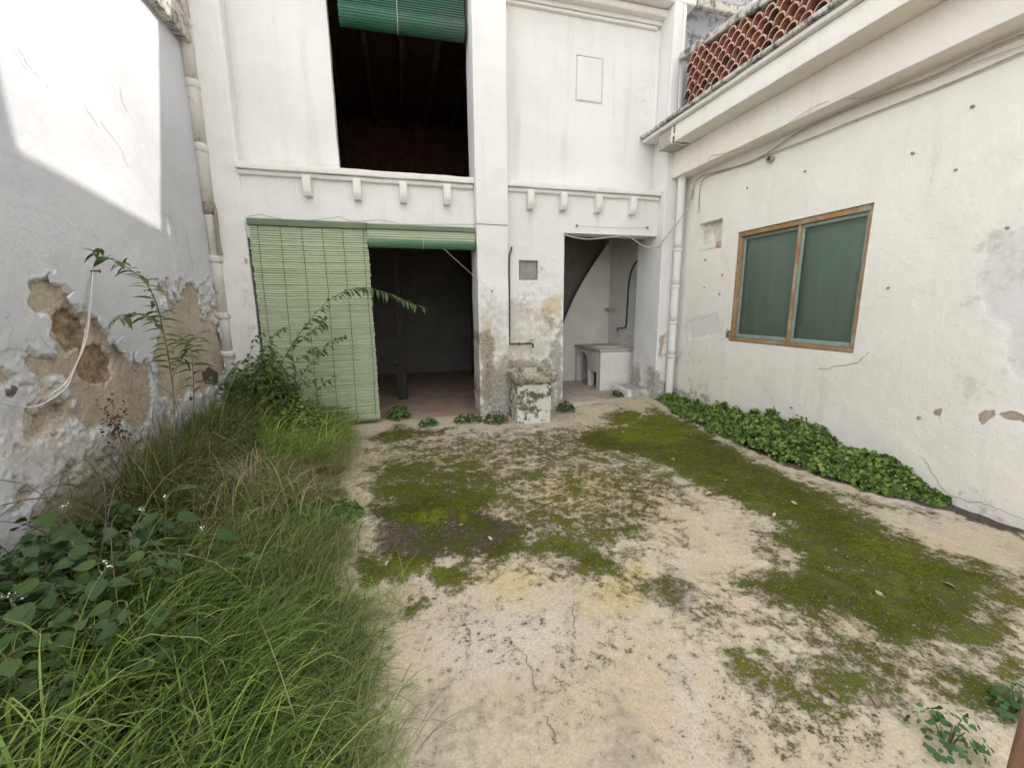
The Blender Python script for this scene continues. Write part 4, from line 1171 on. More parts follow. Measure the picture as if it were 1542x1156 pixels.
cw = thing('clothes_wire', 'thin wire stretched between two knobs above the laundry doorway', 'wire', tuple(p0))
tube('wire', bez([p0, (p0 + p1) / 2 - [0, 0, 0.01], p1], 4), 0.002, M_CABLE, cw, 5, off=p0)
for p in (p0, p1): lathe('knob', [(0.004, 0.02), (0.006, -0.01), (0.016, -0.014), (0.016, -0.028), (0.006, -0.034)], M_CABLE_D, cw, 10, tuple(p - p0), 1)

# ------------------------------------------------------------------ blinds
def slat_sheet(name, x0, x1, y, z0, z1, pitch, mat, parent, off, bow=0.0):
    n = int((z1 - z0) / pitch)
    V, F = [], []
    segs = 7
    for k in range(n):
        zc = z1 - (k + 0.5) * pitch
        h = pitch * (0.42 + 0.03 * rng.standard_normal())
        th = 0.0035
        yo = y + 0.0015 * rng.standard_normal()
        e0, e1 = x0 + 0.004 * rng.standard_normal(), x1 + 0.004 * rng.standard_normal()
        b = len(V)
        for s in range(segs + 1):
            t = s / segs
            x = e0 + (e1 - e0) * t
            zz = zc + 0.0009 * rng.standard_normal() - 0.004 * math.sin(math.pi * t) * (1 if k % 5 else 1.6)
            yy = yo + bow * math.sin(math.pi * t) * (z1 - zc) / (z1 - z0) + 0.0012 * rng.standard_normal()
            V += [(x, yy + th, zz - h), (x, yy - th, zz - h * 0.5), (x, yy - th, zz + h * 0.5), (x, yy + th, zz + h)]
        for s in range(segs):
            for q in range(3):
                a = b + s * 4 + q
                F.append((a, a + 4, a + 5, a + 1))
        F.append((b, b + 1, b + 2, b + 3))
        F.append((b + segs * 4 + 3, b + segs * 4 + 2, b + segs * 4 + 1, b + segs * 4))
    o = mesh(name, V, F, mat, parent, False, off=off)
    o['kind'] = 'stuff'
    return o


BY = YW - 0.055
b1 = thing('hanging_blind', 'large faded green slatted blind let down to the ground over half the doorway', 'blind', (-0.92, BY, 0.1))
BO = np.array([-0.92, BY, 0.1])
bx0, bx1 = -1.545, -0.305
rbox('head_rail', (bx0 - 0.01, BY - 0.025, 2.405), (bx1 + 0.004, BY + 0.03, 2.478), M_RAIL, b1, 0.006, 0.05, 0.004, off=BO)
slat_sheet('slats', bx0, bx1, BY, 0.11, 2.405, 0.0255, M_BLIND, b1, BO, 0.012)
rbox('weave_backing', (bx0 + 0.01, BY + 0.0075, 0.115), (bx1 - 0.01, BY + 0.0105, 2.40), M_BLINDBACK, b1, 0.001, 0.3, 0.0, off=BO)
rbox('bottom_rail', (bx0 - 0.003, BY - 0.010, 0.088), (bx1 + 0.003, BY + 0.010, 0.112), M_RAIL, b1, 0.006, 0.08, 0.003, off=BO)
for k in range(6):
    x = bx0 + 0.085 + (bx1 - bx0 - 0.13) * k / 5
    P = [(x + 0.006 * math.sin(z * 3 + k), BY - 0.0065, z) for z in np.linspace(0.10, 2.42, 12)]
    tube('cord', P, 0.0026, M_CORD, b1, 5, off=BO)


def rolled(name, xa, xb, y, za, zb, r, label, matroll, mattop, railh, cordx, tilt=0.0):
    """rolled-up blind: slats wound round a core, a short hanging part and a head rail"""
    c0 = np.array([(xa + xb) / 2, y, za])
    t = thing(name, label, 'blind', tuple(c0))
    V, F = [], []
    n = 26
    for k in range(n):
        a0 = 2 * math.pi * k / n
        rr = r * (1 - 0.10 * k / n)
        b = len(V)
        for x, dz in ((xa, 0.0), (xb, tilt)):
            for da, dr in ((0.02, 0), (0.02, 0.006), (0.215, 0.006), (0.215, 0)):
                V.append((x + 0.003 * rng.standard_normal(), y + math.cos(a0 + da) * (rr + dr), za + dz + math.sin(a0 + da) * (rr + dr)))
        F += [(b, b + 4, b + 5, b + 1), (b + 1, b + 5, b + 6, b + 2), (b + 2, b + 6, b + 7, b + 3), (b, b + 1, b + 2, b + 3), (b + 7, b + 6, b + 5, b + 4)]
    o = mesh('roll_slats', V, F, matroll, t, False, off=c0)
    o['kind'] = 'stuff'
    V, F = [], []
    for x, dz in ((xa, 0), (xb, tilt)):
        for k in range(16):
            V.append((x, y + math.cos(k * math.pi / 8) * r * 0.90, za + dz + math.sin(k * math.pi / 8) * r * 0.90))
    F = [(k, (k + 1) % 16, 16 + (k + 1) % 16, 16 + k) for k in range(16)] + [tuple(range(15, -1, -1)), tuple(range(16, 32))]
    mesh('roll_core', V, F, M_BLINDBACK, t, True, off=c0)
    V, F = [], []
    nn = max(2, int((zb - za) / 0.024))
    for k in range(nn):
        z = zb - (k + 0.5) * (zb - za) / nn
        b = len(V)
        for x, dz in ((xa, 0.0), (xb, tilt)):
            V += [(x, y - r * 0.9 + 0.004, z + dz - 0.011), (x, y - r * 0.9 - 0.004, z + dz - 0.006), (x, y - r * 0.9 - 0.004, z + dz + 0.006), (x, y - r * 0.9 + 0.004, z + dz + 0.011)]
        F += [(b, b + 4, b + 5, b + 1), (b + 1, b + 5, b + 6, b + 2), (b + 2, b + 6, b + 7, b + 3)]
    o = mesh('hanging_slats', V, F, mattop, t, False, off=c0)
    o['kind'] = 'stuff'
    rbox('head_rail', (xa - 0.004, y - r * 0.9 - 0.02, zb + min(0, tilt)), (xb + 0.004, y - r * 0.9 + 0.03, zb + railh + max(0, tilt)), M_RAIL, t, 0.006, 0.06, 0.004, off=c0)
    for x in cordx:
        P = [(x, y - r * 0.9 - 0.010, zb + railh * 0.8)] + [(x, y - math.cos(a) * (r + 0.012), za + tilt * (x - xa) / (xb - xa) + math.sin(a) * (r + 0.012)) for a in np.linspace(0.4, -2.2, 8)]
        tube('cord', P, 0.003, M_ROPE, t, 5, off=c0)
    return t


rolled('rolled_blind', -0.298, 0.962, BY - 0.005, 2.265, 2.40, 0.062, 'rolled-up green blind over the open ground-floor doorway', M_BLIND_M, M_BLIND, 0.06, (0.33,))
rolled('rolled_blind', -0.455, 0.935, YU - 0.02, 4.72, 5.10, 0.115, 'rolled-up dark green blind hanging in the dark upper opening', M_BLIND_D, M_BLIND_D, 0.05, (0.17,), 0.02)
# wire above the two lower blinds
P = [on(u, v, 1, BY - 0.02) for u, v in ((374, 326), (395, 323), (404, 326), (450, 333), (500, 328), (512, 327), (530, 333), (560, 332), (578, 332), (610, 338), (660, 338), (713, 338))]
cable('blind_wire', P, 0.003, M_CABLE_D, 'thin twisted wire holding up the head rails of the two lower blinds')
# blind pull tied to the pilaster
p0, p1 = on(668, 374, 1, BY - 0.06), on(741, 438, 1, YP - 0.015)
pc = thing('pull_cord', 'thin pull cord running from the rolled blind to a hook on the pilaster', 'cord', tuple(p0))
tube('string', bez([p0, (p0 + p1) / 2 - [0, 0, 0.012], p1], 5), 0.0018, M_ROPE, pc, 5, off=p0)
tube('loose_end', bez([p1, p1 + [0.02, -0.005, -0.08], p1 + [0.05, 0, -0.16], p1 + [0.03, 0, -0.20], p1 + [-0.01, 0, -0.14], p1 + [0.0, 0, -0.02]], 5), 0.0016, M_ROPE, pc, 5, off=p0)
lathe('hook', [(0.005, 0.02), (0.005, -0.02), (0.009, -0.022), (0.009, -0.03)], M_IRON, pc, 8, tuple(p1 - p0), 1)

# ------------------------------------------------------------------ tap and stone basin
wp = thing('water_pipe', 'iron water pipe with a tap on the wall above the stone basin', 'water pipe', (1.43, YW - 0.03, 1.0))
WO = np.array([1.43, YW - 0.03, 1.0])
tube('pipe', bez([(1.462, YW - 0.02, 2.26), (1.45, YW - 0.035, 2.20), (1.428, YW - 0.03, 2.12), (1.424, YW - 0.03, 1.6), (1.42, YW - 0.03, 1.06), (1.422, YW - 0.035, 1.012)], 4), 0.011, M_IRON, wp, 8, off=WO)
tube('branch', [(1.41, YW - 0.035, 1.005), (1.55, YW - 0.045, 1.004), (1.66, YW - 0.05, 1.003)], 0.012, M_IRON, wp, 8, off=WO)
tp = tube('tap', bez([(1.64, YW - 0.05, 1.003), (1.70, YW - 0.06, 1.006), (1.735, YW - 0.07, 0.99), (1.74, YW - 0.075, 0.945)], 4), [0.014, 0.015, 0.016, 0.016, 0.017, 0.016, 0.015, 0.014, 0.013, 0.012, 0.012, 0.013, 0.013], M_IRON, wp, 8, off=WO)
tube('handle', [(1.685, YW - 0.062, 1.045), (1.745, YW - 0.062, 1.052)], 0.007, M_IRON, tp, 6, off=WO)
for x in (1.55,): lathe('joint', [(0.013, -0.02), (0.02, -0.018), (0.02, 0.018), (0.013, 0.02)], M_IRON, wp, 8, (x - WO[0], YW - 0.045 - WO[1], 0.004), 0)
bs = thing('stone_basin', 'mossy stone wash basin on a flaking white pedestal against the wall', 'basin', (1.62, 5.15, -0.01))
SO = np.array([1.62, 5.15, -0.01])
rbox('pedestal', (1.385, 4.915, -0.03), (1.835, 5.44, 0.535), M_PEDESTAL, bs, 0.015, 0.03, 0.012, off=SO, seed=70)
# basin: outer tapered shell with a hollow
V, F = [], []


def ringp(x0, x1, y0, y1, z, k=6):
    pts = []
    for (ax_, ay_), (bx_, by_) in (((x0, y0), (x1, y0)), ((x1, y0), (x1, y1)), ((x1, y1), (x0, y1)), ((x0, y1), (x0, y0))):
        for t in np.linspace(0, 1, k, endpoint=False): pts.append((ax_ + (bx_ - ax_) * t, ay_ + (by_ - ay_) * t, z))
    return pts


rings = [ringp(1.38, 1.865, 4.895, 5.44, 0.537), ringp(1.365, 1.885, 4.88, 5.445, 0.56), ringp(1.345, 1.905, 4.86, 5.447, 0.655), ringp(1.35, 1.90, 4.865, 5.445, 0.672), ringp(1.385, 1.865, 4.90, 5.41, 0.674), ringp(1.40, 1.85, 4.915, 5.395, 0.655), ringp(1.44, 1.81, 4.96, 5.35, 0.585)]
for r_ in rings: V += [np.array(p) + rng.standard_normal(3) * 0.003 for p in r_]
m = len(rings[0])
for k in range(len(rings) - 1):
    for q in range(m): F.append((k * m + q, k * m + (q + 1) % m, (k + 1) * m + (q + 1) % m, (k + 1) * m + q))
F += [tuple(range(m - 1, -1, -1)), tuple((len(rings) - 1) * m + q for q in range(m))]
mesh('basin', V, F, M_STONE, bs, True, off=SO)

# ------------------------------------------------------------------ laundry counter in the right-hand room
lc = thing('wash_counter', 'whitewashed masonry wash counter with arched and square openings inside the right doorway', 'counter', (3.45, 6.6, LZ))
CO = np.array([3.45, 6.6, LZ])
cx0, cx1, cy0, cy1, ch = 3.137, 3.80, 6.124, 7.145, 0.80
rbox('front_panel', (cx0, cy0, LZ - 0.01), (cx1, cy0 + 0.09, ch - 0.045), M_LAUNDRY, lc, 0.008, 0.1, 0.004, off=CO)
rbox('plinth_band', (cx0 - 0.004, cy0 - 0.012, LZ), (cx1, cy0 - 0.0005, 0.36), M_LAUNDRY, lc, 0.006, 0.1, 0.004, off=CO)
# side wall with openings: piers, spandrel and arch
for a, b, z0, z1 in ((cy0 + 0.092, cy0 + 0.14, LZ, 0.40), (cy0 + 0.42, cy0 + 0.50, LZ, 0.40), (cy0 + 0.92, cy1, LZ, 0.755)):
    rbox('pier', (cx0, a, z0), (cx0 + 0.10, b, z1), M_LAUNDRY, lc, 0.008, 0.1, 0.004, off=CO)
rbox('spandrel', (cx0, cy0 + 0.092, 0.402), (cx0 + 0.10, cy0 + 0.50, 0.755), M_LAUNDRY, lc, 0.008, 0.1, 0.004, off=CO)
V, F = [], []
ya, yb = cy0 + 0.502, cy0 + 0.918
yc, ra = (ya + yb) / 2, (yb - ya) / 2
n = 12
for x in (cx0, cx0 + 0.10):
    for k in range(n + 1):
        a = math.pi * k / n
        V.append((x, yc + math.cos(a) * ra, 0.50 + math.sin(a) * ra * 0.95))
    for k in range(n + 1):
        a = math.pi * k / n
        V.append((x, yc + math.cos(a) * ra, 0.754))
m2 = n + 1
for k in range(n):
    F += [(k, k + 1, m2 + k + 1, m2 + k), (2 * m2 + k, 3 * m2 + k, 3 * m2 + k + 1, 2 * m2 + k + 1), (k, 2 * m2 + k, 2 * m2 + k + 1, k + 1)]
mesh('arch', V, F, M_LAUNDRY, lc, False, off=CO)
rbox('counter_top', (cx0 - 0.02, cy0 - 0.015, ch - 0.044), (cx1, cy0 + 0.10, ch), M_LAUNDRYTOP, lc, 0.008, 0.08, 0.004, off=CO)
rbox('counter_top', (cx0 - 0.02, cy0 + 0.101, ch - 0.044), (cx0 + 0.09, cy1, ch), M_LAUNDRYTOP, lc, 0.008, 0.08, 0.004, off=CO)
rbox('counter_top', (cx0 + 0.091, cy0 + 0.60, ch - 0.044), (cx1, cy1, ch - 0.001), M_LAUNDRYTOP, lc, 0.008, 0.15, 0.004, off=CO)
rbox('sink_floor', (cx0 + 0.091, cy0 + 0.101, 0.55), (cx1, cy0 + 0.599, 0.60), M_LAUNDRY, lc, 0.008, 0.15, 0.004, off=CO)
Vw = [(cx0 + 0.10, cy0 + 0.12, 0.60), (cx1 - 0.02, cy0 + 0.12, 0.60), (cx1 - 0.02, cy0 + 0.55, ch - 0.01), (cx0 + 0.10, cy0 + 0.55, ch - 0.01), (cx0 + 0.10, cy0 + 0.12, 0.57), (cx1 - 0.02, cy0 + 0.12, 0.57), (cx1 - 0.02, cy0 + 0.59, ch - 0.03), (cx0 + 0.10, cy0 + 0.59, ch - 0.03)]
mesh('washboard', Vw, [(0, 1, 2, 3), (4, 7, 6, 5), (0, 4, 5, 1), (1, 5, 6, 2), (2, 6, 7, 3), (3, 7, 4, 0)], M_LAUNDRY, lc, False, off=CO)
wh = thing('tap_hose', 'black curved supply pipe with a tap on the laundry wall above the counter', 'water pipe', tuple(on(940, 490, 0, 3.79)))
P = [on(u, v, 0, 3.785) for u, v in ((970, 388), (960, 393), (952, 405), (947, 425), (945, 455), (943, 488), (941, 493))]
w0 = on(940, 490, 0, 3.79)
tube('pipe', bez(P, 5), 0.014, M_HOSE, wh, 7, off=w0)
tube('tap', bez([on(941, 493, 0, 3.785), on(936, 494, 0, 3.74), on(931, 494, 0, 3.72), on(929, 498, 0, 3.72)], 3), 0.014, M_IRON, wh, 7, off=w0)
p = on(921, 465, 0, 3.78)
sh = rbox('soap_shelf', (-0.09, -0.10, -0.012), (0.02, 0.10, 0.012), M_LAUNDRYTOP, None, 0.005, 0.05, 0.002)
sh.location = tuple(p)
tag(sh, 'small stone soap shelf on the laundry wall above the counter', 'shelf')
for (u, v) in ((932, 506), (940, 512), (941, 520), (948, 506)):
    p = on(u, v, 0, 3.795)
    w = rbox('tap_plug', (-0.008, -0.011, -0.011), (0.008, 0.011, 0.011), M_HOLE, None, 0.005, 0.01, 0.002)
    w.location = tuple(p)
    tag(w, 'dark pipe plug in the laundry wall just above the counter', 'plug', 'dark plugs over the laundry counter')
# post standing inside the left room
pst = thing('wooden_post', 'dark wooden post standing inside the dim ground-floor room', 'post', (-0.01, 6.75, 0.06))
rbox('shaft', (-0.05, -0.05, 0), (0.05, 0.05, 2.69), M_DARKWOOD, pst, 0.008, 0.2, 0.004)
rbox('foot', (-0.075, -0.075, 0.001), (0.075, 0.075, 0.55), M_DARKWOOD, pst, 0.008, 0.2, 0.006)
# rope on the left wall
r0 = on(140, 408, 0, XL + 0.02)
rpx = thing('hanging_rope', 'pale doubled rope hanging in a loop from a nail on the peeling wall', 'rope', tuple(r0))
tube('strand', bez([r0] + [on(u, v, 0, XL + 0.035) for u, v in ((138, 440), (131, 490), (120, 535), (100, 575), (75, 595))], 6), 0.0045, M_ROPE, rpx, 6, off=r0)
tube('strand', bez([r0] + [on(u, v, 0, XL + 0.045) for u, v in ((137, 450), (130, 510), (112, 555), (98, 585), (60, 610), (30, 612), (0, 606), (-40, 600))], 6), 0.004, M_ROPE, rpx, 6, off=r0)
lathe('nail', [(0.006, -0.03), (0.006, 0.03), (0.012, 0.032), (0.012, 0.038)], M_IRON, rpx, 8, (0, 0, 0), 0)
# brown post at the right edge, close to the camera
pp = on(1572, 1105, 0, 0.75)
gp = thing('wooden_stake', 'reddish brown wooden stake standing close by over the mossy concrete', 'stake', (float(pp[0]) + 0.03, float(pp[1]), 0))
rbox('stake_shaft', (-0.025, -0.025, 0), (0.025, 0.025, float(pp[2]) + 0.045), simple('red_wood', (0.20, 0.10, 0.06), (0.28, 0.15, 0.095), 20, 0.7, stretch=(4, 4, 0.6)), gp, 0.008, 0.1, 0.003)

#==PLANTS==
# ------------------------------------------------------------------ plants
def blades(n, poly, L, Wd, az, spread, bend, cols, tuft=18, rad=0.05, el=(62, 86), seed=0, dens=None):
    """curved grass blades in tufts -> verts, tris, colours"""
    g = np.random.default_rng(seed)
    P = np.array(poly)
    lo2, hi2 = P.min(0), P.max(0)
    lo2 = np.maximum(lo2, [-1.93, 0.55])
    nt = max(1, n // tuft)
    C = np.zeros((0, 2))
    while len(C) < nt:
        q = lo2 + g.random((nt * 3, 2)) * (hi2 - lo2)
        ok = sd_poly(q[:, 0], q[:, 1], poly) + (fbm(q[:, 0] * 3, q[:, 1] * 3, seed, 3) - 0.5) * 0.6 > 0
        if dens is not None: ok &= g.random(len(q)) < dens(q[:, 0], q[:, 1])
        C = np.concatenate([C, q[ok]])
    C = C[:nt]
    ts = 0.6 + 0.6 * g.random(nt)
    taz = math.radians(az) + g.standard_normal(nt) * math.radians(spread) * 0.6
    tcol = g.random(nt)
    k = np.repeat(np.arange(nt), tuft)
    m = len(k)
    b = C[k] + g.standard_normal((m, 2)) * rad
    b[:, 0] = np.maximum(b[:, 0], XL + 0.02)
    z = ground_z(b[:, 0], b[:, 1])
    ln = (L[0] + (L[1] - L[0]) * g.random(m)) * ts[k]
    a = taz[k] + g.standard_normal(m) * math.radians(spread)
    e0 = np.radians(el[0] + (el[1] - el[0]) * g.random(m))
    bd = np.radians(bend[0] + (bend[1] - bend[0]) * g.random(m) ** 1.3)
    w = Wd * (0.6 + 0.8 * g.random(m))
    S = 5
    d = np.stack([np.cos(a), np.sin(a)], 1)
    side = np.stack([-np.sin(a), np.cos(a)], 1)
    tw = g.standard_normal(m) * 0.5
    p = np.concatenate([b, z[:, None] - 0.01], 1)
    V = np.zeros((m, 2 * S + 1, 3))
    for s in range(S + 1):
        t = s / S
        wd = w * (1 - t ** 2.2) * (0.75 + 0.5 * min(1, t * 3))
        sv = np.stack([side[:, 0] * np.cos(tw * t), side[:, 1] * np.cos(tw * t), np.sin(tw * t)], 1) * wd[:, None] * 0.5
        if s < S:
            V[:, 2 * s], V[:, 2 * s + 1] = p - sv, p + sv
        else: V[:, 2 * S] = p
        e = e0 - bd * t ** 1.25
        p = p + np.concatenate([d * np.cos(e)[:, None], np.sin(e)[:, None]], 1) * (ln / S)[:, None]
        p[:, 0] = np.maximum(p[:, 0], XL + 0.015)
        p[:, 2] = np.maximum(p[:, 2], ground_z(p[:, 0], p[:, 1]) + 0.006)
    T = []
    for s in range(S - 1):
        T += [(2 * s, 2 * s + 1, 2 * s + 3), (2 * s, 2 * s + 3, 2 * s + 2)]
    T.append((2 * S - 2, 2 * S - 1, 2 * S))
    T = np.array(T)
    F = (np.arange(m)[:, None, None] * (2 * S + 1) + T[None]).reshape(-1, 3)
    cols = np.array(cols)
    ci = np.clip(tcol[k] * 0.6 + g.random(m) * 0.55, 0, 0.999) * (len(cols) - 1)
    i0 = ci.astype(int)
    c = cols[i0] + (cols[np.minimum(i0 + 1, len(cols) - 1)] - cols[i0]) * (ci - i0)[:, None]
    c = c * (0.85 + 0.6 * g.random((m, 1)))
    return V.reshape(-1, 3), F, np.repeat(c, 2 * S + 1, 0)


def merge(parts):
    n, Vs, Fs, Cs = 0, [], [], []
    for V, F, C in parts:
        Vs.append(V)
        Fs.append(F + n)
        Cs.append(C)
        n += len(V)
    return np.concatenate(Vs), np.concatenate(Fs), np.concatenate(Cs)


G1 = [(0.045, 0.08, 0.016), (0.085, 0.15, 0.028), (0.135, 0.215, 0.042), (0.19, 0.27, 0.065), (0.27, 0.31, 0.12)]
G2 = [(0.12, 0.10, 0.05), (0.12, 0.15, 0.045), (0.18, 0.20, 0.07), (0.31, 0.28, 0.15), (0.15, 0.19, 0.06)]
G3 = [(0.09, 0.15, 0.026), (0.17, 0.26, 0.045), (0.25, 0.34, 0.07), (0.31, 0.37, 0.11)]
G4 = [(0.17, 0.125, 0.075), (0.25, 0.19, 0.12), (0.37, 0.31, 0.20), (0.12, 0.09, 0.055)]
GD = [(0.028, 0.05, 0.014), (0.05, 0.09, 0.022), (0.07, 0.115, 0.027)]
GF = [(-600, 1700), (390, 1700), (395, 1120), (360, 960), (290, 870), (150, 850), (-100, 900)]
GM = lambda x, y: 0.25 + 0.75 * sstep(0.42, 0.62, fbm(x * 3.2, y * 3.2, 44, 3))     # clumps with gaps between
parts = [
    blades(5600, PG(GF), (0.20, 0.44), 0.0042, -10, 60, (50, 135), GD + GD + G1[:3], 16, 0.05, seed=1, dens=GM),
    blades(3800, PG(GF), (0.28, 0.56), 0.0056, -5, 45, (70, 150), GD + G1, 16, 0.045, seed=2, dens=GM),
    blades(1500, PG(GF), (0.30, 0.54), 0.0056, 10, 60, (70, 150), G3, 10, 0.045, seed=13, dens=GM),
    blades(2400, PG(GF), (0.22, 0.52), 0.0036, 0, 90, (50, 150), G4 + G2, 8, 0.06, (20, 75), seed=14),
    blades(1700, PG([(300, 1700), (430, 1600), (430, 1080), (405, 960), (330, 1000)]), (0.20, 0.42), 0.0046, -20, 50, (70, 140), G1 + G3, 12, 0.05, seed=12, dens=GM),
    blades(3400, PG([(300, 880), (430, 960), (500, 900), (500, 830), (420, 815), (310, 820)]), (0.16, 0.38), 0.0042, -5, 60, (50, 140), G1 + G2, 14, 0.06, seed=3),
    blades(1800, PG([(400, 1300), (490, 1300), (505, 1000), (515, 880), (470, 900)]), (0.10, 0.28), 0.0036, -5, 70, (50, 130), G2 + G1, 7, 0.06, (30, 80), seed=4),
    blades(2000, PG([(160, 800), (330, 820), (490, 820), (510, 745), (400, 735), (240, 740)]), (0.14, 0.36), 0.0040, 0, 80, (50, 140), G2, 14, 0.07, (30, 80), seed=5),
    blades(5600, PG([(330, 705), (420, 722), (500, 715), (520, 668), (510, 645), (420, 640), (330, 640)]), (0.18, 0.46), 0.0048, -20, 60, (60, 145), G3, 14, 0.06, seed=6),
    blades(1500, PG([(440, 1300), (570, 1300), (560, 1000), (545, 860), (470, 860)]), (0.10, 0.30), 0.0028, -5, 90, (60, 140), [(0.30, 0.29, 0.16), (0.22, 0.26, 0.10), (0.16, 0.21, 0.07)], 5, 0.07, (20, 70), seed=17),
    blades(1200, PG([(470, 860), (560, 860), (560, 700), (530, 650), (500, 680), (480, 760)]), (0.08, 0.24), 0.0026, -5, 90, (60, 140), [(0.30, 0.29, 0.16), (0.20, 0.25, 0.09), (0.14, 0.20, 0.06)], 5, 0.07, (20, 70), seed=18),
    blades(2200, PG([(380, 690), (440, 705), (510, 700), (525, 665), (510, 648), (420, 650)]), (0.18, 0.40), 0.0046, -15, 55, (70, 145), [(0.20, 0.30, 0.05), (0.30, 0.40, 0.08), (0.38, 0.45, 0.13)], 14, 0.06, seed=19),
    blades(520, PG([(330, 705), (420, 722), (500, 715), (520, 668), (510, 645), (420, 640), (330, 640)]), (0.32, 0.62), 0.0080, -15, 70, (80, 150), [(0.16, 0.25, 0.05), (0.28, 0.37, 0.09), (0.40, 0.44, 0.18)], 4, 0.06, (65, 88), seed=24),
    blades(460, PG([(160, 800), (330, 820), (490, 820), (510, 745), (400, 735), (240, 740)]), (0.28, 0.55), 0.0070, 0, 90, (80, 150), [(0.12, 0.18, 0.05), (0.24, 0.27, 0.11), (0.38, 0.34, 0.20)], 4, 0.07, (55, 85), seed=25),
    blades(260, PG(GF), (0.36, 0.62), 0.0075, 5, 55, (90, 160), [(0.12, 0.20, 0.04), (0.22, 0.31, 0.07), (0.34, 0.40, 0.14)], 4, 0.06, (65, 88), seed=26),
    blades(1900, PG([(420, 705), (505, 725), (530, 680), (515, 650), (450, 660)]), (0.18, 0.42), 0.0036, -10, 45, (70, 140), [(0.25, 0.23, 0.12), (0.34, 0.31, 0.18), (0.20, 0.22, 0.08)], 14, 0.05, seed=7),
    blades(2200, PG([(300, 650), (480, 650), (510, 640), (420, 618), (330, 612)]), (0.30, 0.80), 0.0045, -40, 70, (20, 110), GD + G1 + G3, 9, 0.06, seed=8),
    blades(3600, PG([(100, 760), (240, 730), (330, 700), (300, 640), (180, 680), (60, 740)]), (0.22, 0.56), 0.0042, -15, 70, (30, 130), G2 + G1 + G4, 12, 0.07, seed=9),
    blades(3200, [(-1.93, 2.7), (-1.6, 2.75), (-1.5, 3.4), (-1.5, 4.7), (-1.93, 4.8)], (0.35, 0.80), 0.0040, -20, 60, (20, 110), G4 + G2 + GD, 10, 0.07, (50, 86), seed=15),
    blades(900, [(-1.93, 2.7), (-1.6, 2.75), (-1.45, 3.4), (-1.45, 4.6), (-1.93, 4.8)], (0.30, 0.65), 0.0050, -30, 60, (40, 130), G1 + G3, 10, 0.07, (45, 86), seed=16),
    blades(3000, PG([(-400, 1100), (250, 920), (200, 800), (-100, 830)]), (0.2, 0.45), 0.0045, -10, 70, (30, 110), GD + G1[:3], 16, 0.06, seed=10),
]
V, F, C = merge(parts)
tag(mesh('grass', V, F, M_GRASS, None, True, col=C), 'long green grass overgrowing the strip along the peeling wall', 'grass', kind='stuff')
parts = [
    blades(2500, PG([(270, 770), (360, 785), (470, 765), (465, 715), (380, 705), (300, 712)]), (0.10, 0.30), 0.0045, 0, 120, (40, 140), [(0.10, 0.065, 0.045), (0.16, 0.11, 0.075), (0.24, 0.18, 0.12)], 20, 0.07, (0, 50), seed=23),
    blades(5200, PG([(200, 775), (350, 790), (480, 770), (470, 715), (380, 705), (250, 715)]), (0.14, 0.42), 0.0038, 0, 100, (40, 120), G4, 20, 0.07, (5, 55), seed=20),
    blades(1800, PG([(380, 880), (520, 850), (530, 790), (440, 790), (380, 830)]), (0.10, 0.30), 0.0036, 0, 100, (40, 120), G4, 18, 0.06, (5, 50), seed=21),
    blades(1200, PG([(-300, 1300), (250, 1200), (200, 1050), (-100, 1080)]), (0.15, 0.40), 0.004, 0, 90, (40, 120), G4, 14, 0.06, (10, 50), seed=22),
]
V, F, C = merge(parts)
tag(mesh('dead_grass', V, F, M_GRASS, None, True, col=C), 'matted brown dead grass between the green grass and the peeling wall', 'grass', kind='stuff')

# moss fuzz on the concrete
g = np.random.default_rng(77)
q = np.stack([XL + 1.3 + g.random(260000) * (XR - XL - 1.3), 0.8 + g.random(260000) * 4.7], 1)
mv = ground_mask('moss', q[:, 0], q[:, 1]) + (fbm(q[:, 0] * 8, q[:, 1] * 8, 5, 4) - 0.5) * 2.2
br = ground_mask('bright', q[:, 0], q[:, 1])
k = (mv > 0.85) & (ground_mask('moss', q[:, 0], q[:, 1]) > 0.78)
q, br = q[k][:60000], br[k][:60000]
m = len(q)
z = ground_z(q[:, 0], q[:, 1]) + 0.003 + 0.024 * fbm(q[:, 0] * 14, q[:, 1] * 14, 6, 3)
an = g.random(m) * 2 * math.pi
s = 0.003 + 0.004 * g.random(m)
V = np.zeros((m, 3, 3))
for e in range(3):
    V[:, e, 0] = q[:, 0] + np.cos(an + e * 2.1) * s * (0.6 if e else 1.1)
    V[:, e, 1] = q[:, 1] + np.sin(an + e * 2.1) * s * (0.6 if e else 1.1)
    V[:, e, 2] = z + (0.007 * g.random(m) + 0.004 if e == 0 else 0.003)
c = np.array([0.125, 0.15, 0.006]) * (0.5 + 0.9 * g.random((m, 1)))
c = c + br[:, None] * np.array([0.07, 0.075, 0.0])
tag(mesh('moss', V.reshape(-1, 3), np.arange(3 * m).reshape(-1, 3), M_MOSSFUZZ, None, False, col=np.repeat(c, 3, 0)), 'patchy green moss spread over the pale concrete yard', 'moss', kind='stuff')


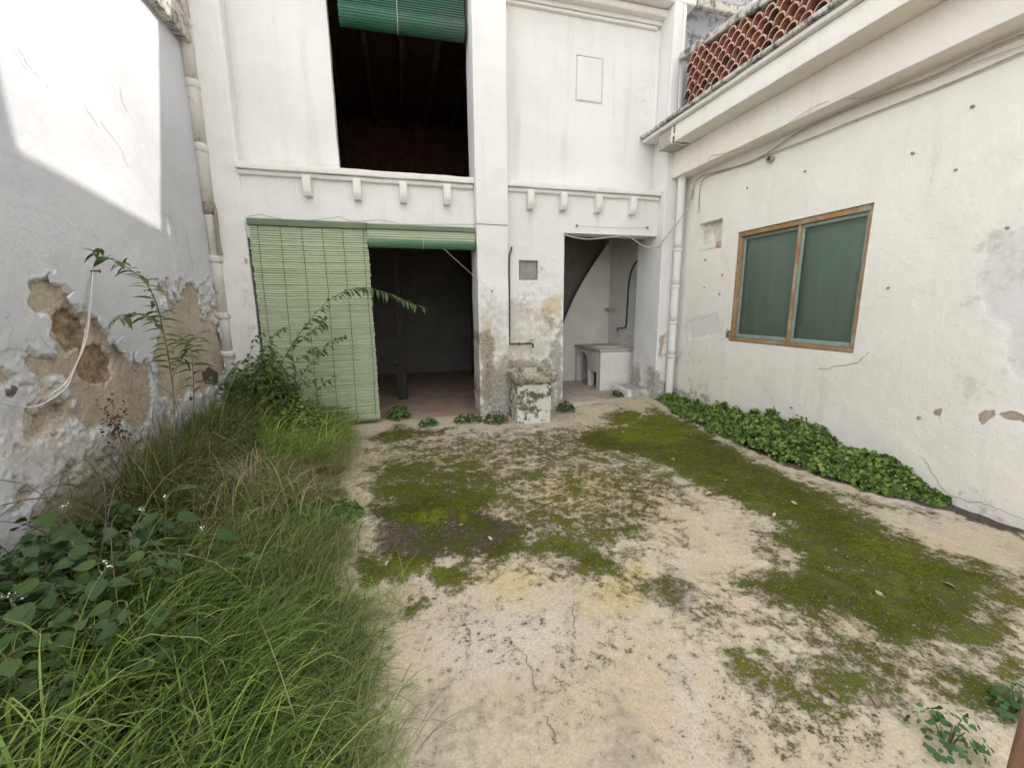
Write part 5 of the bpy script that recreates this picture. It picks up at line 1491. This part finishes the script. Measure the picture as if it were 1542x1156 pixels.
def leafmass(P, N, size, cols, seed=0, aspect=0.75, curl=0.25):
    """small six-sided folded leaves at points P facing N"""
    g = np.random.default_rng(seed)
    m = len(P)
    N = N / (np.linalg.norm(N, axis=1, keepdims=True) + 1e-9)
    r = g.standard_normal((m, 3))
    r[:, 2] -= 0.3
    a = r - N * (r * N).sum(1, keepdims=True)
    a /= np.linalg.norm(a, axis=1, keepdims=True) + 1e-9
    b = np.cross(N, a)
    s = (size[0] + (size[1] - size[0]) * g.random(m))[:, None]
    sh = [(0, 0, 0), (0.18, 0.38, 0.09), (0.55, 0.46, 0.10), (1.0, 0, -0.16), (0.55, -0.46, 0.10), (0.18, -0.38, 0.09), (0.45, 0, 0.0)]
    V = np.zeros((m, 7, 3))
    for i, (x, y, h) in enumerate(sh):
        V[:, i] = P + s * (a * x + b * y * aspect / 0.75 + N * h * curl / 0.25)
    T = np.array([(0, 6, 1), (1, 6, 2), (2, 6, 3), (3, 6, 4), (4, 6, 5), (5, 6, 0)])
    F = (np.arange(m)[:, None, None] * 7 + T[None]).reshape(-1, 3)
    cols = np.array(cols)
    c = cols[g.integers(0, len(cols), m)] * (0.7 + 0.6 * g.random((m, 1)))
    return V.reshape(-1, 3), F, np.repeat(c, 7, 0)


# ground cover along the right wall
g = np.random.default_rng(5)
m = 17000
t = g.random(m)
y = 1.95 + (5.22 - 1.95) * t
edge = (fbm(y * 4, 0 * y, 8, 3) - 0.5) * 0.22 + np.interp(y, [1.86, 2.3, 2.93, 3.64, 4.4, 5.3], [3.80, 3.56, 3.46, 3.48, 3.55, 3.66]) + (vnoise(y * 5, 0, 4) - 0.5) * 0.10
hmax = np.interp(y, [1.9, 2.15, 2.4, 3.0, 3.6, 4.3, 5.2], [0.03, 0.15, 0.25, 0.29, 0.28, 0.21, 0.14]) * (0.45 + 0.95 * fbm(y * 3.5, 0 * y + 3, 2, 3))
f = g.random(m) ** 0.8
x = edge + (XR - 0.03 - edge) * f
prof = np.clip(1.25 * np.sqrt(np.clip(f * 1.25, 0, 1)), 0.0, 1.0)
lump = 0.5 + 1.0 * fbm(x * 8, y * 8, 12, 2)
hz = hmax * prof * lump
z = ground_z(x, y) + hz * (0.55 + 0.45 * g.random(m)) + 0.01
N = np.stack([-0.75 + 0.9 * f + 0.45 * g.standard_normal(m), 0.45 * g.standard_normal(m) - 0.25, 0.85 + 0.2 * g.standard_normal(m)], 1)
gc = leafmass(np.stack([x, y, z], 1), N, (0.018, 0.042), [(0.04, 0.085, 0.016), (0.09, 0.165, 0.028), (0.14, 0.235, 0.042), (0.20, 0.30, 0.065), (0.26, 0.32, 0.09)], 6, 0.95)
tag(mesh('ground_cover', gc[0], gc[1], M_FOLIAGE, None, True, col=gc[2]), 'dense low band of small green leaves along the foot of the white wall', 'ground cover', kind='stuff')


def clump(name, px, rx, ry, h, n, size, cols, label, cat='weed', seed=0, group=None):
    """a small leafy plant: leaves on a dome plus a few stems"""
    g = np.random.default_rng(seed + 100)
    p = on(px[0], px[1], 2, 0)
    for _ in range(3): p = on(px[0], px[1], 2, zg(p[0], p[1]))
    t = thing(name, label, cat, (float(p[0]), float(p[1]), zg(p[0], p[1])), group)
    a, r = g.random(n) * 2 * math.pi, np.sqrt(g.random(n))
    x, y = np.cos(a) * r * rx, np.sin(a) * r * ry
    z = h * np.sqrt(np.clip(1 - r ** 2, 0.02, 1)) * (0.35 + 0.75 * g.random(n)) * (0.7 + 0.6 * vnoise(x * 25 + seed, y * 25, 3))
    N = np.stack([x / rx * 0.8 + 0.4 * g.standard_normal(n), y / ry * 0.8 + 0.4 * g.standard_normal(n) - 0.2, 0.9 + 0 * x], 1)
    V, F, C = leafmass(np.stack([x, y, z + 0.01], 1), N, size, cols, seed)
    o = mesh('foliage', V, F, M_FOLIAGE, t, True, col=C)
    o['kind'] = 'stuff'
    Vs, Fs, nn = [], [], 0
    for k in range(7):
        aa, rr = g.random() * 6.3, 0.6 * g.random()
        e = np.array([math.cos(aa) * rx * rr, math.sin(aa) * ry * rr, h * (0.8 + 0.3 * g.random())])
        v, f = tube_arr([(e[0] * 0.2, e[1] * 0.2, -0.01), e * [0.6, 0.6, 0.55], e], [0.003, 0.0025, 0.0015], 4)
        Vs.append(v)
        Fs += [tuple(q + nn for q in ff) for ff in f]
        nn += len(v)
    o = mesh('stems', np.concatenate(Vs), Fs, M_STEM, t)
    o['kind'] = 'stuff'
    return t


CG = [(0.055, 0.11, 0.025), (0.085, 0.165, 0.035), (0.125, 0.215, 0.045)]
CD = [(0.035, 0.07, 0.022), (0.05, 0.10, 0.03), (0.08, 0.12, 0.035)]
clump('leafy_weed', (601, 630), 0.15, 0.12, 0.17, 160, (0.03, 0.055), CG, 'round leafy weed growing on the threshold beside the hanging blind', seed=1)
clump('leafy_weed', (646, 640), 0.12, 0.09, 0.08, 90, (0.025, 0.05), CG, 'low leafy weed in the middle of the open doorway threshold', seed=2)
clump('leafy_weed', (705, 635), 0.20, 0.10, 0.10, 170, (0.022, 0.042), CD, 'low spreading weed at the left foot of the mouldy pilaster', seed=3)
clump('leafy_weed', (748, 636), 0.17, 0.10, 0.13, 170, (0.022, 0.042), CD, 'dark leafy weed between the pilaster and the stone basin', seed=4)
clump('leafy_weed', (852, 618), 0.13, 0.10, 0.13, 130, (0.025, 0.045), CD, 'dark weed at the right side of the stone basin', seed=5)
clump('leafy_weed', (930, 597), 0.09, 0.06, 0.09, 70, (0.022, 0.04), CD, 'small weed on the laundry floor in front of the counter', seed=6)
clump('leafy_weed', (497, 782), 0.24, 0.16, 0.12, 330, (0.022, 0.045), [(0.05, 0.11, 0.02), (0.09, 0.18, 0.035), (0.12, 0.23, 0.05)], 'bright green low weed where the dead grass meets the dark gravel', seed=7)
clump('leafy_weed', (438, 790), 0.18, 0.12, 0.12, 200, (0.022, 0.045), CG, 'leafy weed tucked into the dead grass behind the bright green one', seed=8)
clump('leafy_weed', (1428, 1120), 0.12, 0.10, 0.09, 120, (0.010, 0.028), [(0.05, 0.12, 0.04), (0.08, 0.17, 0.06)], 'small weed rising from mossy concrete to the side of the wooden stake', seed=9)
clump('leafy_weed', (1530, 1075), 0.09, 0.07, 0.10, 110, (0.012, 0.026), [(0.05, 0.12, 0.04), (0.08, 0.17, 0.06)], 'small weed directly behind the wooden stake', seed=10)
BC = [(0.05, 0.09, 0.02), (0.09, 0.15, 0.035), (0.14, 0.215, 0.05), (0.20, 0.27, 0.075)]
clump('leafy_bush', (405, 655), 0.42, 0.24, 0.82, 3600, (0.022, 0.058), BC, 'bushy green weeds at the lower left corner of the hanging blind', 'bush', 11)
clump('leafy_bush', (296, 668), 0.28, 0.34, 0.68, 1500, (0.028, 0.065), [(0.03, 0.06, 0.02), (0.05, 0.095, 0.03), (0.075, 0.13, 0.04)], 'dark leafy bush round the foot of the tall sapling on the peeling wall', 'bush', 12)
clump('leafy_bush', (455, 668), 0.30, 0.20, 0.42, 1300, (0.02, 0.045), [(0.07, 0.12, 0.025), (0.12, 0.19, 0.04), (0.19, 0.27, 0.06), (0.25, 0.32, 0.09)], 'low bushy weeds in front of the middle of the hanging blind', 'bush', 13)
clump('leafy_bush', (348, 655), 0.36, 0.26, 0.66, 2200, (0.022, 0.055), BC, 'full leafy bush between the tall sapling and the white corner', 'bush', 17)
clump('leafy_bush', (345, 690), 0.30, 0.25, 0.30, 700, (0.02, 0.05), [(0.035, 0.07, 0.02), (0.06, 0.11, 0.03), (0.09, 0.15, 0.035)], 'low dark weeds behind the straw-coloured tuft', 'bush', 14)


# single leaves as parts
def leaf_mesh(name, rows, mat, fold=0.16, droop=0.18):
    V, F = [(0, 0, 0)], []
    n = len(rows)
    for t, w in rows:
        z = -droop * t * t
        V += [(t, w, z + fold * w), (t, 0, z), (t, -w, z + fold * w)]
    V.append((1.0, 0, -droop))
    F += [(0, 2, 1), (0, 3, 2)]
    for k in range(n - 1):
        a = 1 + 3 * k
        F += [(a, a + 1, a + 4, a + 3), (a + 1, a + 2, a + 5, a + 4)]
    a = 1 + 3 * (n - 1)
    e = len(V) - 1
    F += [(a, a + 1, e), (a + 1, a + 2, e)]
    me = bpy.data.meshes.new(name)
    me.from_pydata(V, [], F)
    me.polygons.foreach_set('use_smooth', np.full(len(me.polygons), True))
    me.materials.append(mat)
    return me


LM_BROAD = leaf_mesh('broad_leaf', [(0.06, 0.20), (0.15, 0.34), (0.24, 0.36), (0.30, 0.41), (0.42, 0.37), (0.5, 0.38), (0.62, 0.29), (0.7, 0.27), (0.82, 0.15), (0.92, 0.08)], M_NETTLE, 0.15, 0.22)
LM_SLIM = leaf_mesh('slim_leaf', [(0.08, 0.06), (0.25, 0.13), (0.45, 0.155), (0.65, 0.12), (0.85, 0.05)], M_SAPLING, 0.35, 0.28)
LM_DEAD = leaf_mesh('curled_leaf', [(0.08, 0.12), (0.28, 0.25), (0.5, 0.28), (0.72, 0.2), (0.9, 0.09)], M_DEADLEAF, 0.8, -0.25)


def put_leaf(me, parent, base, p, d, up_, size, name='leaf'):
    o = bpy.data.objects.new(name, me)
    link(o, parent)
    d = Vector(d).normalized()
    s = Vector(up_).cross(d)
    if s.length < 1e-4: s = Vector((1, 0, 0)).cross(d)
    s.normalize()
    u = d.cross(s)
    R = Matrix((d, s, u)).transposed()
    o.matrix_local = Matrix.Translation(Vector(p) - Vector(base)) @ R.to_4x4() @ Matrix.Diagonal((size, size * (0.7 + 0.45 * rng.random()), size * (0.5 + 1.3 * rng.random()), 1))
    return o


def sapling(label, pts, leaf, n, r0=0.008, start=0.25, side=(), seed=0, ang=58, name='sapling', hang=0.35):
    """one stem through points with alternate leaves; side: extra (points, number of leaves)"""
    g = np.random.default_rng(seed + 300)
    base = np.array(pts[0])
    t = thing(name, label, 'sapling', tuple(base))
    for q, (pp_, cnt, st_) in enumerate([(pts, n, start)] + [(s_[0], s_[1], 0.15) for s_ in side]):
        P = bez(pp_, 10)
        rr = np.linspace(r0 * 0.8 if q == 0 else r0 * 0.45, 0.0015, len(P))
        tube('stem' if q == 0 else 'side_shoot', P, rr, M_STEM, t, 6, off=base)
        for k in range(cnt):
            f = st_ + (1 - st_) * (k + 0.5) / cnt
            i_ = min(len(P) - 2, int(f * (len(P) - 1)))
            p, T = P[i_], P[i_ + 1] - P[i_]
            T = T / (np.linalg.norm(T) + 1e-9)
            h = np.cross(T, [0, 0, 1.0])
            if np.linalg.norm(h) < 0.2: h = np.array([1.0, 0.2, 0])
            h /= np.linalg.norm(h)
            sg = 1 if k % 2 else -1
            roll = g.standard_normal() * 0.5
            w = h * math.cos(roll) * sg + np.cross(T, h) * math.sin(roll)
            a = math.radians(ang + 10 * g.standard_normal())
            d = T * math.cos(a) + w * math.sin(a) + np.array([0, 0, -hang])
            sz = leaf * (0.75 + 0.45 * g.random()) * (0.65 + 0.5 * math.sin(math.pi * min(1, 0.25 + 0.7 * f)))
            put_leaf(LM_SLIM, t, base, p, d, (0.2 * g.standard_normal(), 0.2 * g.standard_normal() - 0.1, 1), sz)
    return t


sx = -1.60
S1 = [on(u, v, 0, sx - 0.0 - 0.12 * k / 6) for k, (u, v) in enumerate([(262, 660), (262, 600), (255, 545), (246, 500), (236, 458), (218, 424), (190, 402), (158, 386), (138, 380)])]
sb1 = [on(246, 500, 0, sx), on(225, 478, 0, sx - 0.03), on(200, 472, 0, sx - 0.05), on(170, 482, 0, sx - 0.08)]
sb2 = [on(258, 570, 0, sx), on(275, 540, 0, sx + 0.02), on(290, 520, 0, sx + 0.03), on(300, 500, 0, sx + 0.03)]
sapling('tall arching sapling with a bare lower stem in front of the bare masonry patches', S1, 0.105, 58, 0.0075, 0.22, [(sb1, 16), (sb2, 16)], 1)
S2 = [on(u, v, 1, Yp) for u, v, Yp in ((392, 640, 4.95), (402, 590, 4.95), (430, 535, 4.95), (462, 488, 4.92), (498, 450, 4.9), (540, 433, 4.88), (585, 442, 4.86), (615, 455, 4.85), (640, 464, 4.84))]
sb = [on(430, 535, 1, 4.95), on(455, 510, 1, 4.9), on(480, 490, 1, 4.87), on(492, 482, 1, 4.86)]
sapling('long leafy shoot arching across the hanging blind into the open doorway', S2, 0.115, 84, 0.006, 0.12, [(sb, 20), ([on(412, 570, 1, 4.95), on(440, 548, 1, 4.9), on(468, 530, 1, 4.86), on(480, 526, 1, 4.85)], 16), ([on(402, 600, 1, 4.95), on(425, 572, 1, 4.88), on(455, 556, 1, 4.84)], 14)], 2)
S7 = [on(u, v, 1, 4.85) for u, v in ((415, 640), (438, 590), (470, 545), (500, 515), (522, 505))]
sapling('airy leafy shoot leaning across the lower half of the hanging blind', S7, 0.10, 40, 0.005, 0.1, [([on(438, 590, 1, 4.85), on(460, 575, 1, 4.8), on(485, 568, 1, 4.78)], 14)], 7)
S8 = [on(u, v, 1, 4.9) for u, v in ((372, 640), (378, 585), (392, 540), (412, 505), (428, 492))]
sapling('upright leafy shoot in front of the left edge of the hanging blind', S8, 0.10, 36, 0.005, 0.1, [([on(378, 585, 1, 4.9), on(362, 560, 1, 4.88), on(352, 535, 1, 4.86)], 14)], 8)
S3 = [on(u, v, 1, 5.1) for u, v in ((370, 620), (372, 570), (376, 535), (384, 508), (395, 500))]
sapling('short fern-like shoot against the white corner beside the hanging blind', S3, 0.11, 18, 0.004, 0.2, (), 3)
S4 = [on(u, v, 1, 4.9) for u, v in ((450, 640), (470, 600), (490, 575), (505, 566))]
sapling('thin short shoot rising from grass in front of the hanging blind', S4, 0.09, 9, 0.004, 0.45, (), 4)
S5 = [on(u, v, 0, -1.68) for u, v in ((290, 640), (292, 590), (290, 550), (286, 520), (280, 500))]
sapling('straight young sapling close behind the tall arching one', S5, 0.12, 20, 0.005, 0.2, (), 5)
S6 = [on(u, v, 0, -1.5) for u, v in ((330, 640), (340, 600), (352, 570), (360, 545))]
sapling('leafy young sapling between the tall arching one and the white corner', S6, 0.12, 16, 0.005, 0.15, (), 6)


def broadleaf(label, top, xo, n, leaf, seed):
    g = np.random.default_rng(seed + 500)
    e = on(top[0], top[1], 0, xo)
    b = np.array([xo - 0.02 + 0.08 * g.standard_normal() * 0.4, e[1] + 0.05 * g.standard_normal(), 0.0])
    b[0] = max(b[0], XL + 0.06)
    b[2] = zg(b[0], b[1]) - 0.01
    H = max(0.15, e[2] - b[2])
    e = np.array([e[0], e[1], b[2] + H])
    t = thing('broadleaf_weed', label, 'weed', tuple(b))
    P = bez([b, b * 0.6 + e * 0.4 + [0.02 * g.standard_normal(), 0.02 * g.standard_normal(), 0.03], e], 8)
    tube('stem', P, np.linspace(0.006, 0.003, len(P)), M_STEM, t, 6, off=b)
    for k in range(n):
        f = 0.30 + 0.70 * (k + 0.6) / n
        p = P[min(len(P) - 1, int(f * (len(P) - 1) + 0.5))]
        a = k * 2.4 + g.random()
        tilt = 0.30 - 0.5 * (1 - f) + 0.15 * g.standard_normal()
        d = np.array([math.cos(a), math.sin(a), tilt])
        pet = leaf * (0.35 + 0.3 * g.random())
        q = p + d / np.linalg.norm(d) * pet
        tube('petiole', [p, (p + q) / 2 + [0, 0, 0.008], q], 0.0022, M_STEM, t, 4, off=b)
        put_leaf(LM_BROAD, t, b, q, d + np.array([0, 0, -0.35 - 0.25 * g.random()]), (0.25 * g.standard_normal(), -0.3 + 0.25 * g.standard_normal(), 1), leaf * (0.7 + 0.5 * g.random()))
    if g.random() < 0.4:
        V, F, C = leafmass(e + g.standard_normal((8, 3)) * 0.010 + [0, 0, 0.012], g.standard_normal((8, 3)) + [0, 0, 1], (0.006, 0.010), [(0.7, 0.7, 0.62)], seed)
        mesh('flower_head', V - b, F, M_WHITEFLOWER, t)['kind'] = 'stuff'
    return t


BL = [((66, 738), -1.62, 9, 0.095, 'tall thin broad-leaved weed standing out against the crumbling white wall base'),
      ((250, 748), -1.22, 9, 0.105, 'broad-leaved weed with white flowers beside the matted dead grass'),
      ((305, 795), -1.02, 7, 0.10, 'broad-leaved weed at the grass side of the flowering clump by the dead grass')]
for k, ((tp_, xo, n, lf, lb)) in enumerate(BL): broadleaf(lb, tp_, xo, n, lf, k)
MORE = [((195, 800), -1.25), ((110, 815), -1.45), ((35, 840), -1.62), ((160, 850), -1.25), ((232, 832), -1.10), ((80, 880), -1.42), ((15, 900), -1.5), ((190, 905), -1.05), ((265, 905), -0.92), ((120, 925), -1.2), ((50, 950), -1.3), ((5, 985), -1.3), ((150, 870), -1.35), ((100, 760), -1.7), ((215, 770), -1.38), ((-30, 860), -1.6), ((60, 900), -1.55)]
for k, (tp_, xo) in enumerate(MORE):
    w = broadleaf('broad-leaved green weed in the thicket between the peeling wall and the long grass', tp_, xo, 18, 0.055 + 0.03 * rng.random(), 20 + k)
    w['group'] = 'broad-leaved weeds in the thicket'

clump('leafy_bush', (60, 960), 0.30, 0.34, 0.42, 800, (0.03, 0.065), [(0.03, 0.06, 0.022), (0.05, 0.10, 0.03), (0.07, 0.13, 0.045)], 'dark low undergrowth filling the thicket of broad-leaved weeds', 'bush', 15)
for k, (u, v) in enumerate(((330, 980), (240, 1060), (380, 890), (130, 1090))):
    clump('leafy_weed', (u, v), 0.13, 0.12, 0.20 + 0.05 * (k % 2), 90, (0.025, 0.055), [(0.04, 0.08, 0.025), (0.07, 0.13, 0.035), (0.11, 0.17, 0.05)], 'small leafy weed poking up through the long foreground grass', seed=40 + k, group='leafy weeds within the long grass')
clump('leafy_bush', (190, 880), 0.30, 0.30, 0.34, 700, (0.03, 0.06), [(0.03, 0.06, 0.022), (0.055, 0.11, 0.035), (0.08, 0.145, 0.05)], 'lighter undergrowth where the broad-leaved weeds meet the long grass', 'bush', 16)

# dead brambles, dry tuft, seed head
g = np.random.default_rng(9)
br_ = on(230, 740, 0, -1.45)
db = thing('dead_bramble', 'tangle of bare dark bramble stems against the crumbling wall base', 'bramble', (float(br_[0]), float(br_[1]), zg(br_[0], br_[1])))
b0 = np.array(db.location)
for k in range(60):
    s = b0 + np.array([g.uniform(-0.35, 0.25), g.uniform(-0.8, 1.0), -0.02])
    s[0] = max(s[0], XL + 0.05)
    a = g.uniform(0, 6.3)
    L_ = g.uniform(0.35, 0.95)
    m1 = s + np.array([math.cos(a) * L_ * 0.35, math.sin(a) * L_ * 0.45, L_ * g.uniform(0.4, 0.9)])
    e = m1 + np.array([math.cos(a + 0.6) * L_ * 0.5, math.sin(a + 0.6) * L_ * 0.6, L_ * g.uniform(-0.4, 0.2)])
    P = bez([s, m1, e], 6)
    P[:, 0] = np.maximum(P[:, 0], XL + 0.02)
    tube('twig', P, np.linspace(0.0038, 0.0014, len(P)), M_TWIG, db, 4, off=b0)
p = on(372, 730, 2, 0.18)
dt = thing('dry_tuft', 'pale straw-coloured grass tuft drooping over the brown dead grass', 'grass tuft', (float(p[0]), float(p[1]), 0.15))
V, F, C = blades(90, [(p[0] - 0.03, p[1] - 0.03), (p[0] + 0.03, p[1] - 0.03), (p[0] + 0.03, p[1] + 0.03), (p[0] - 0.03, p[1] + 0.03)], (0.30, 0.50), 0.004, 200, 70, (120, 170), [(0.33, 0.27, 0.17), (0.42, 0.36, 0.25)], 30, 0.025, (75, 89), 31)
o = mesh('blades', V - np.array(dt.location), F, M_GRASS, dt, True, col=C)
o['kind'] = 'stuff'
p = on(175, 640, 0, -1.72)
sd_ = thing('dead_seed_head', 'dark reddish dead seed head on a dry stalk in front of the bare plaster', 'seed head', (float(p[0]), float(p[1]), zg(p[0], p[1])))
b0 = np.array(sd_.location)
tube('stalk', bez([b0 - [0, 0, 0.02], b0 + [0.02, 0.02, 0.2], p], 6), 0.004, M_TWIG, sd_, 5, off=b0)
n = 160
pts = p + g.standard_normal((n, 3)) * [0.03, 0.03, 0.075]
V, F, C = leafmass(pts, g.standard_normal((n, 3)), (0.010, 0.024), [(0.08, 0.04, 0.04), (0.13, 0.07, 0.06), (0.18, 0.12, 0.09)], 3)
o = mesh('seeds', V - b0, F, M_GRASS, sd_, True, col=C)
o['kind'] = 'stuff'

# fallen leaves
for k, (u, v) in enumerate([(790, 806), (840, 798), (845, 795), (580, 853), (614, 902), (1090, 724), (1062, 745), (998, 641), (1042, 656), (1132, 741), (962, 691), (1165, 778), (882, 676), (1265, 1052), (1322, 1064), (1440, 886), (1272, 836), (545, 736), (572, 800), (700, 838), (940, 652), (1120, 930), (863, 892), (640, 815), (720, 805), (665, 830), (1010, 690), (1100, 690), (1200, 760), (1330, 900), (585, 825), (610, 790), (690, 795), (740, 815), (1180, 1010), (930, 622)]):
    p = on(u, v, 2, 0)
    p = on(u, v, 2, zg(p[0], p[1]) + 0.012)
    o = link(bpy.data.objects.new('fallen_leaf', LM_DEAD))
    o.location = tuple(p)
    o.rotation_euler = (rng.normal() * 0.25, rng.normal() * 0.25, rng.random() * 6.3)
    o.scale = [0.028 + 0.03 * rng.random()] * 3
    tag(o, 'small dry fallen leaf lying on the mossy concrete', 'leaf', 'fallen leaves on the concrete')
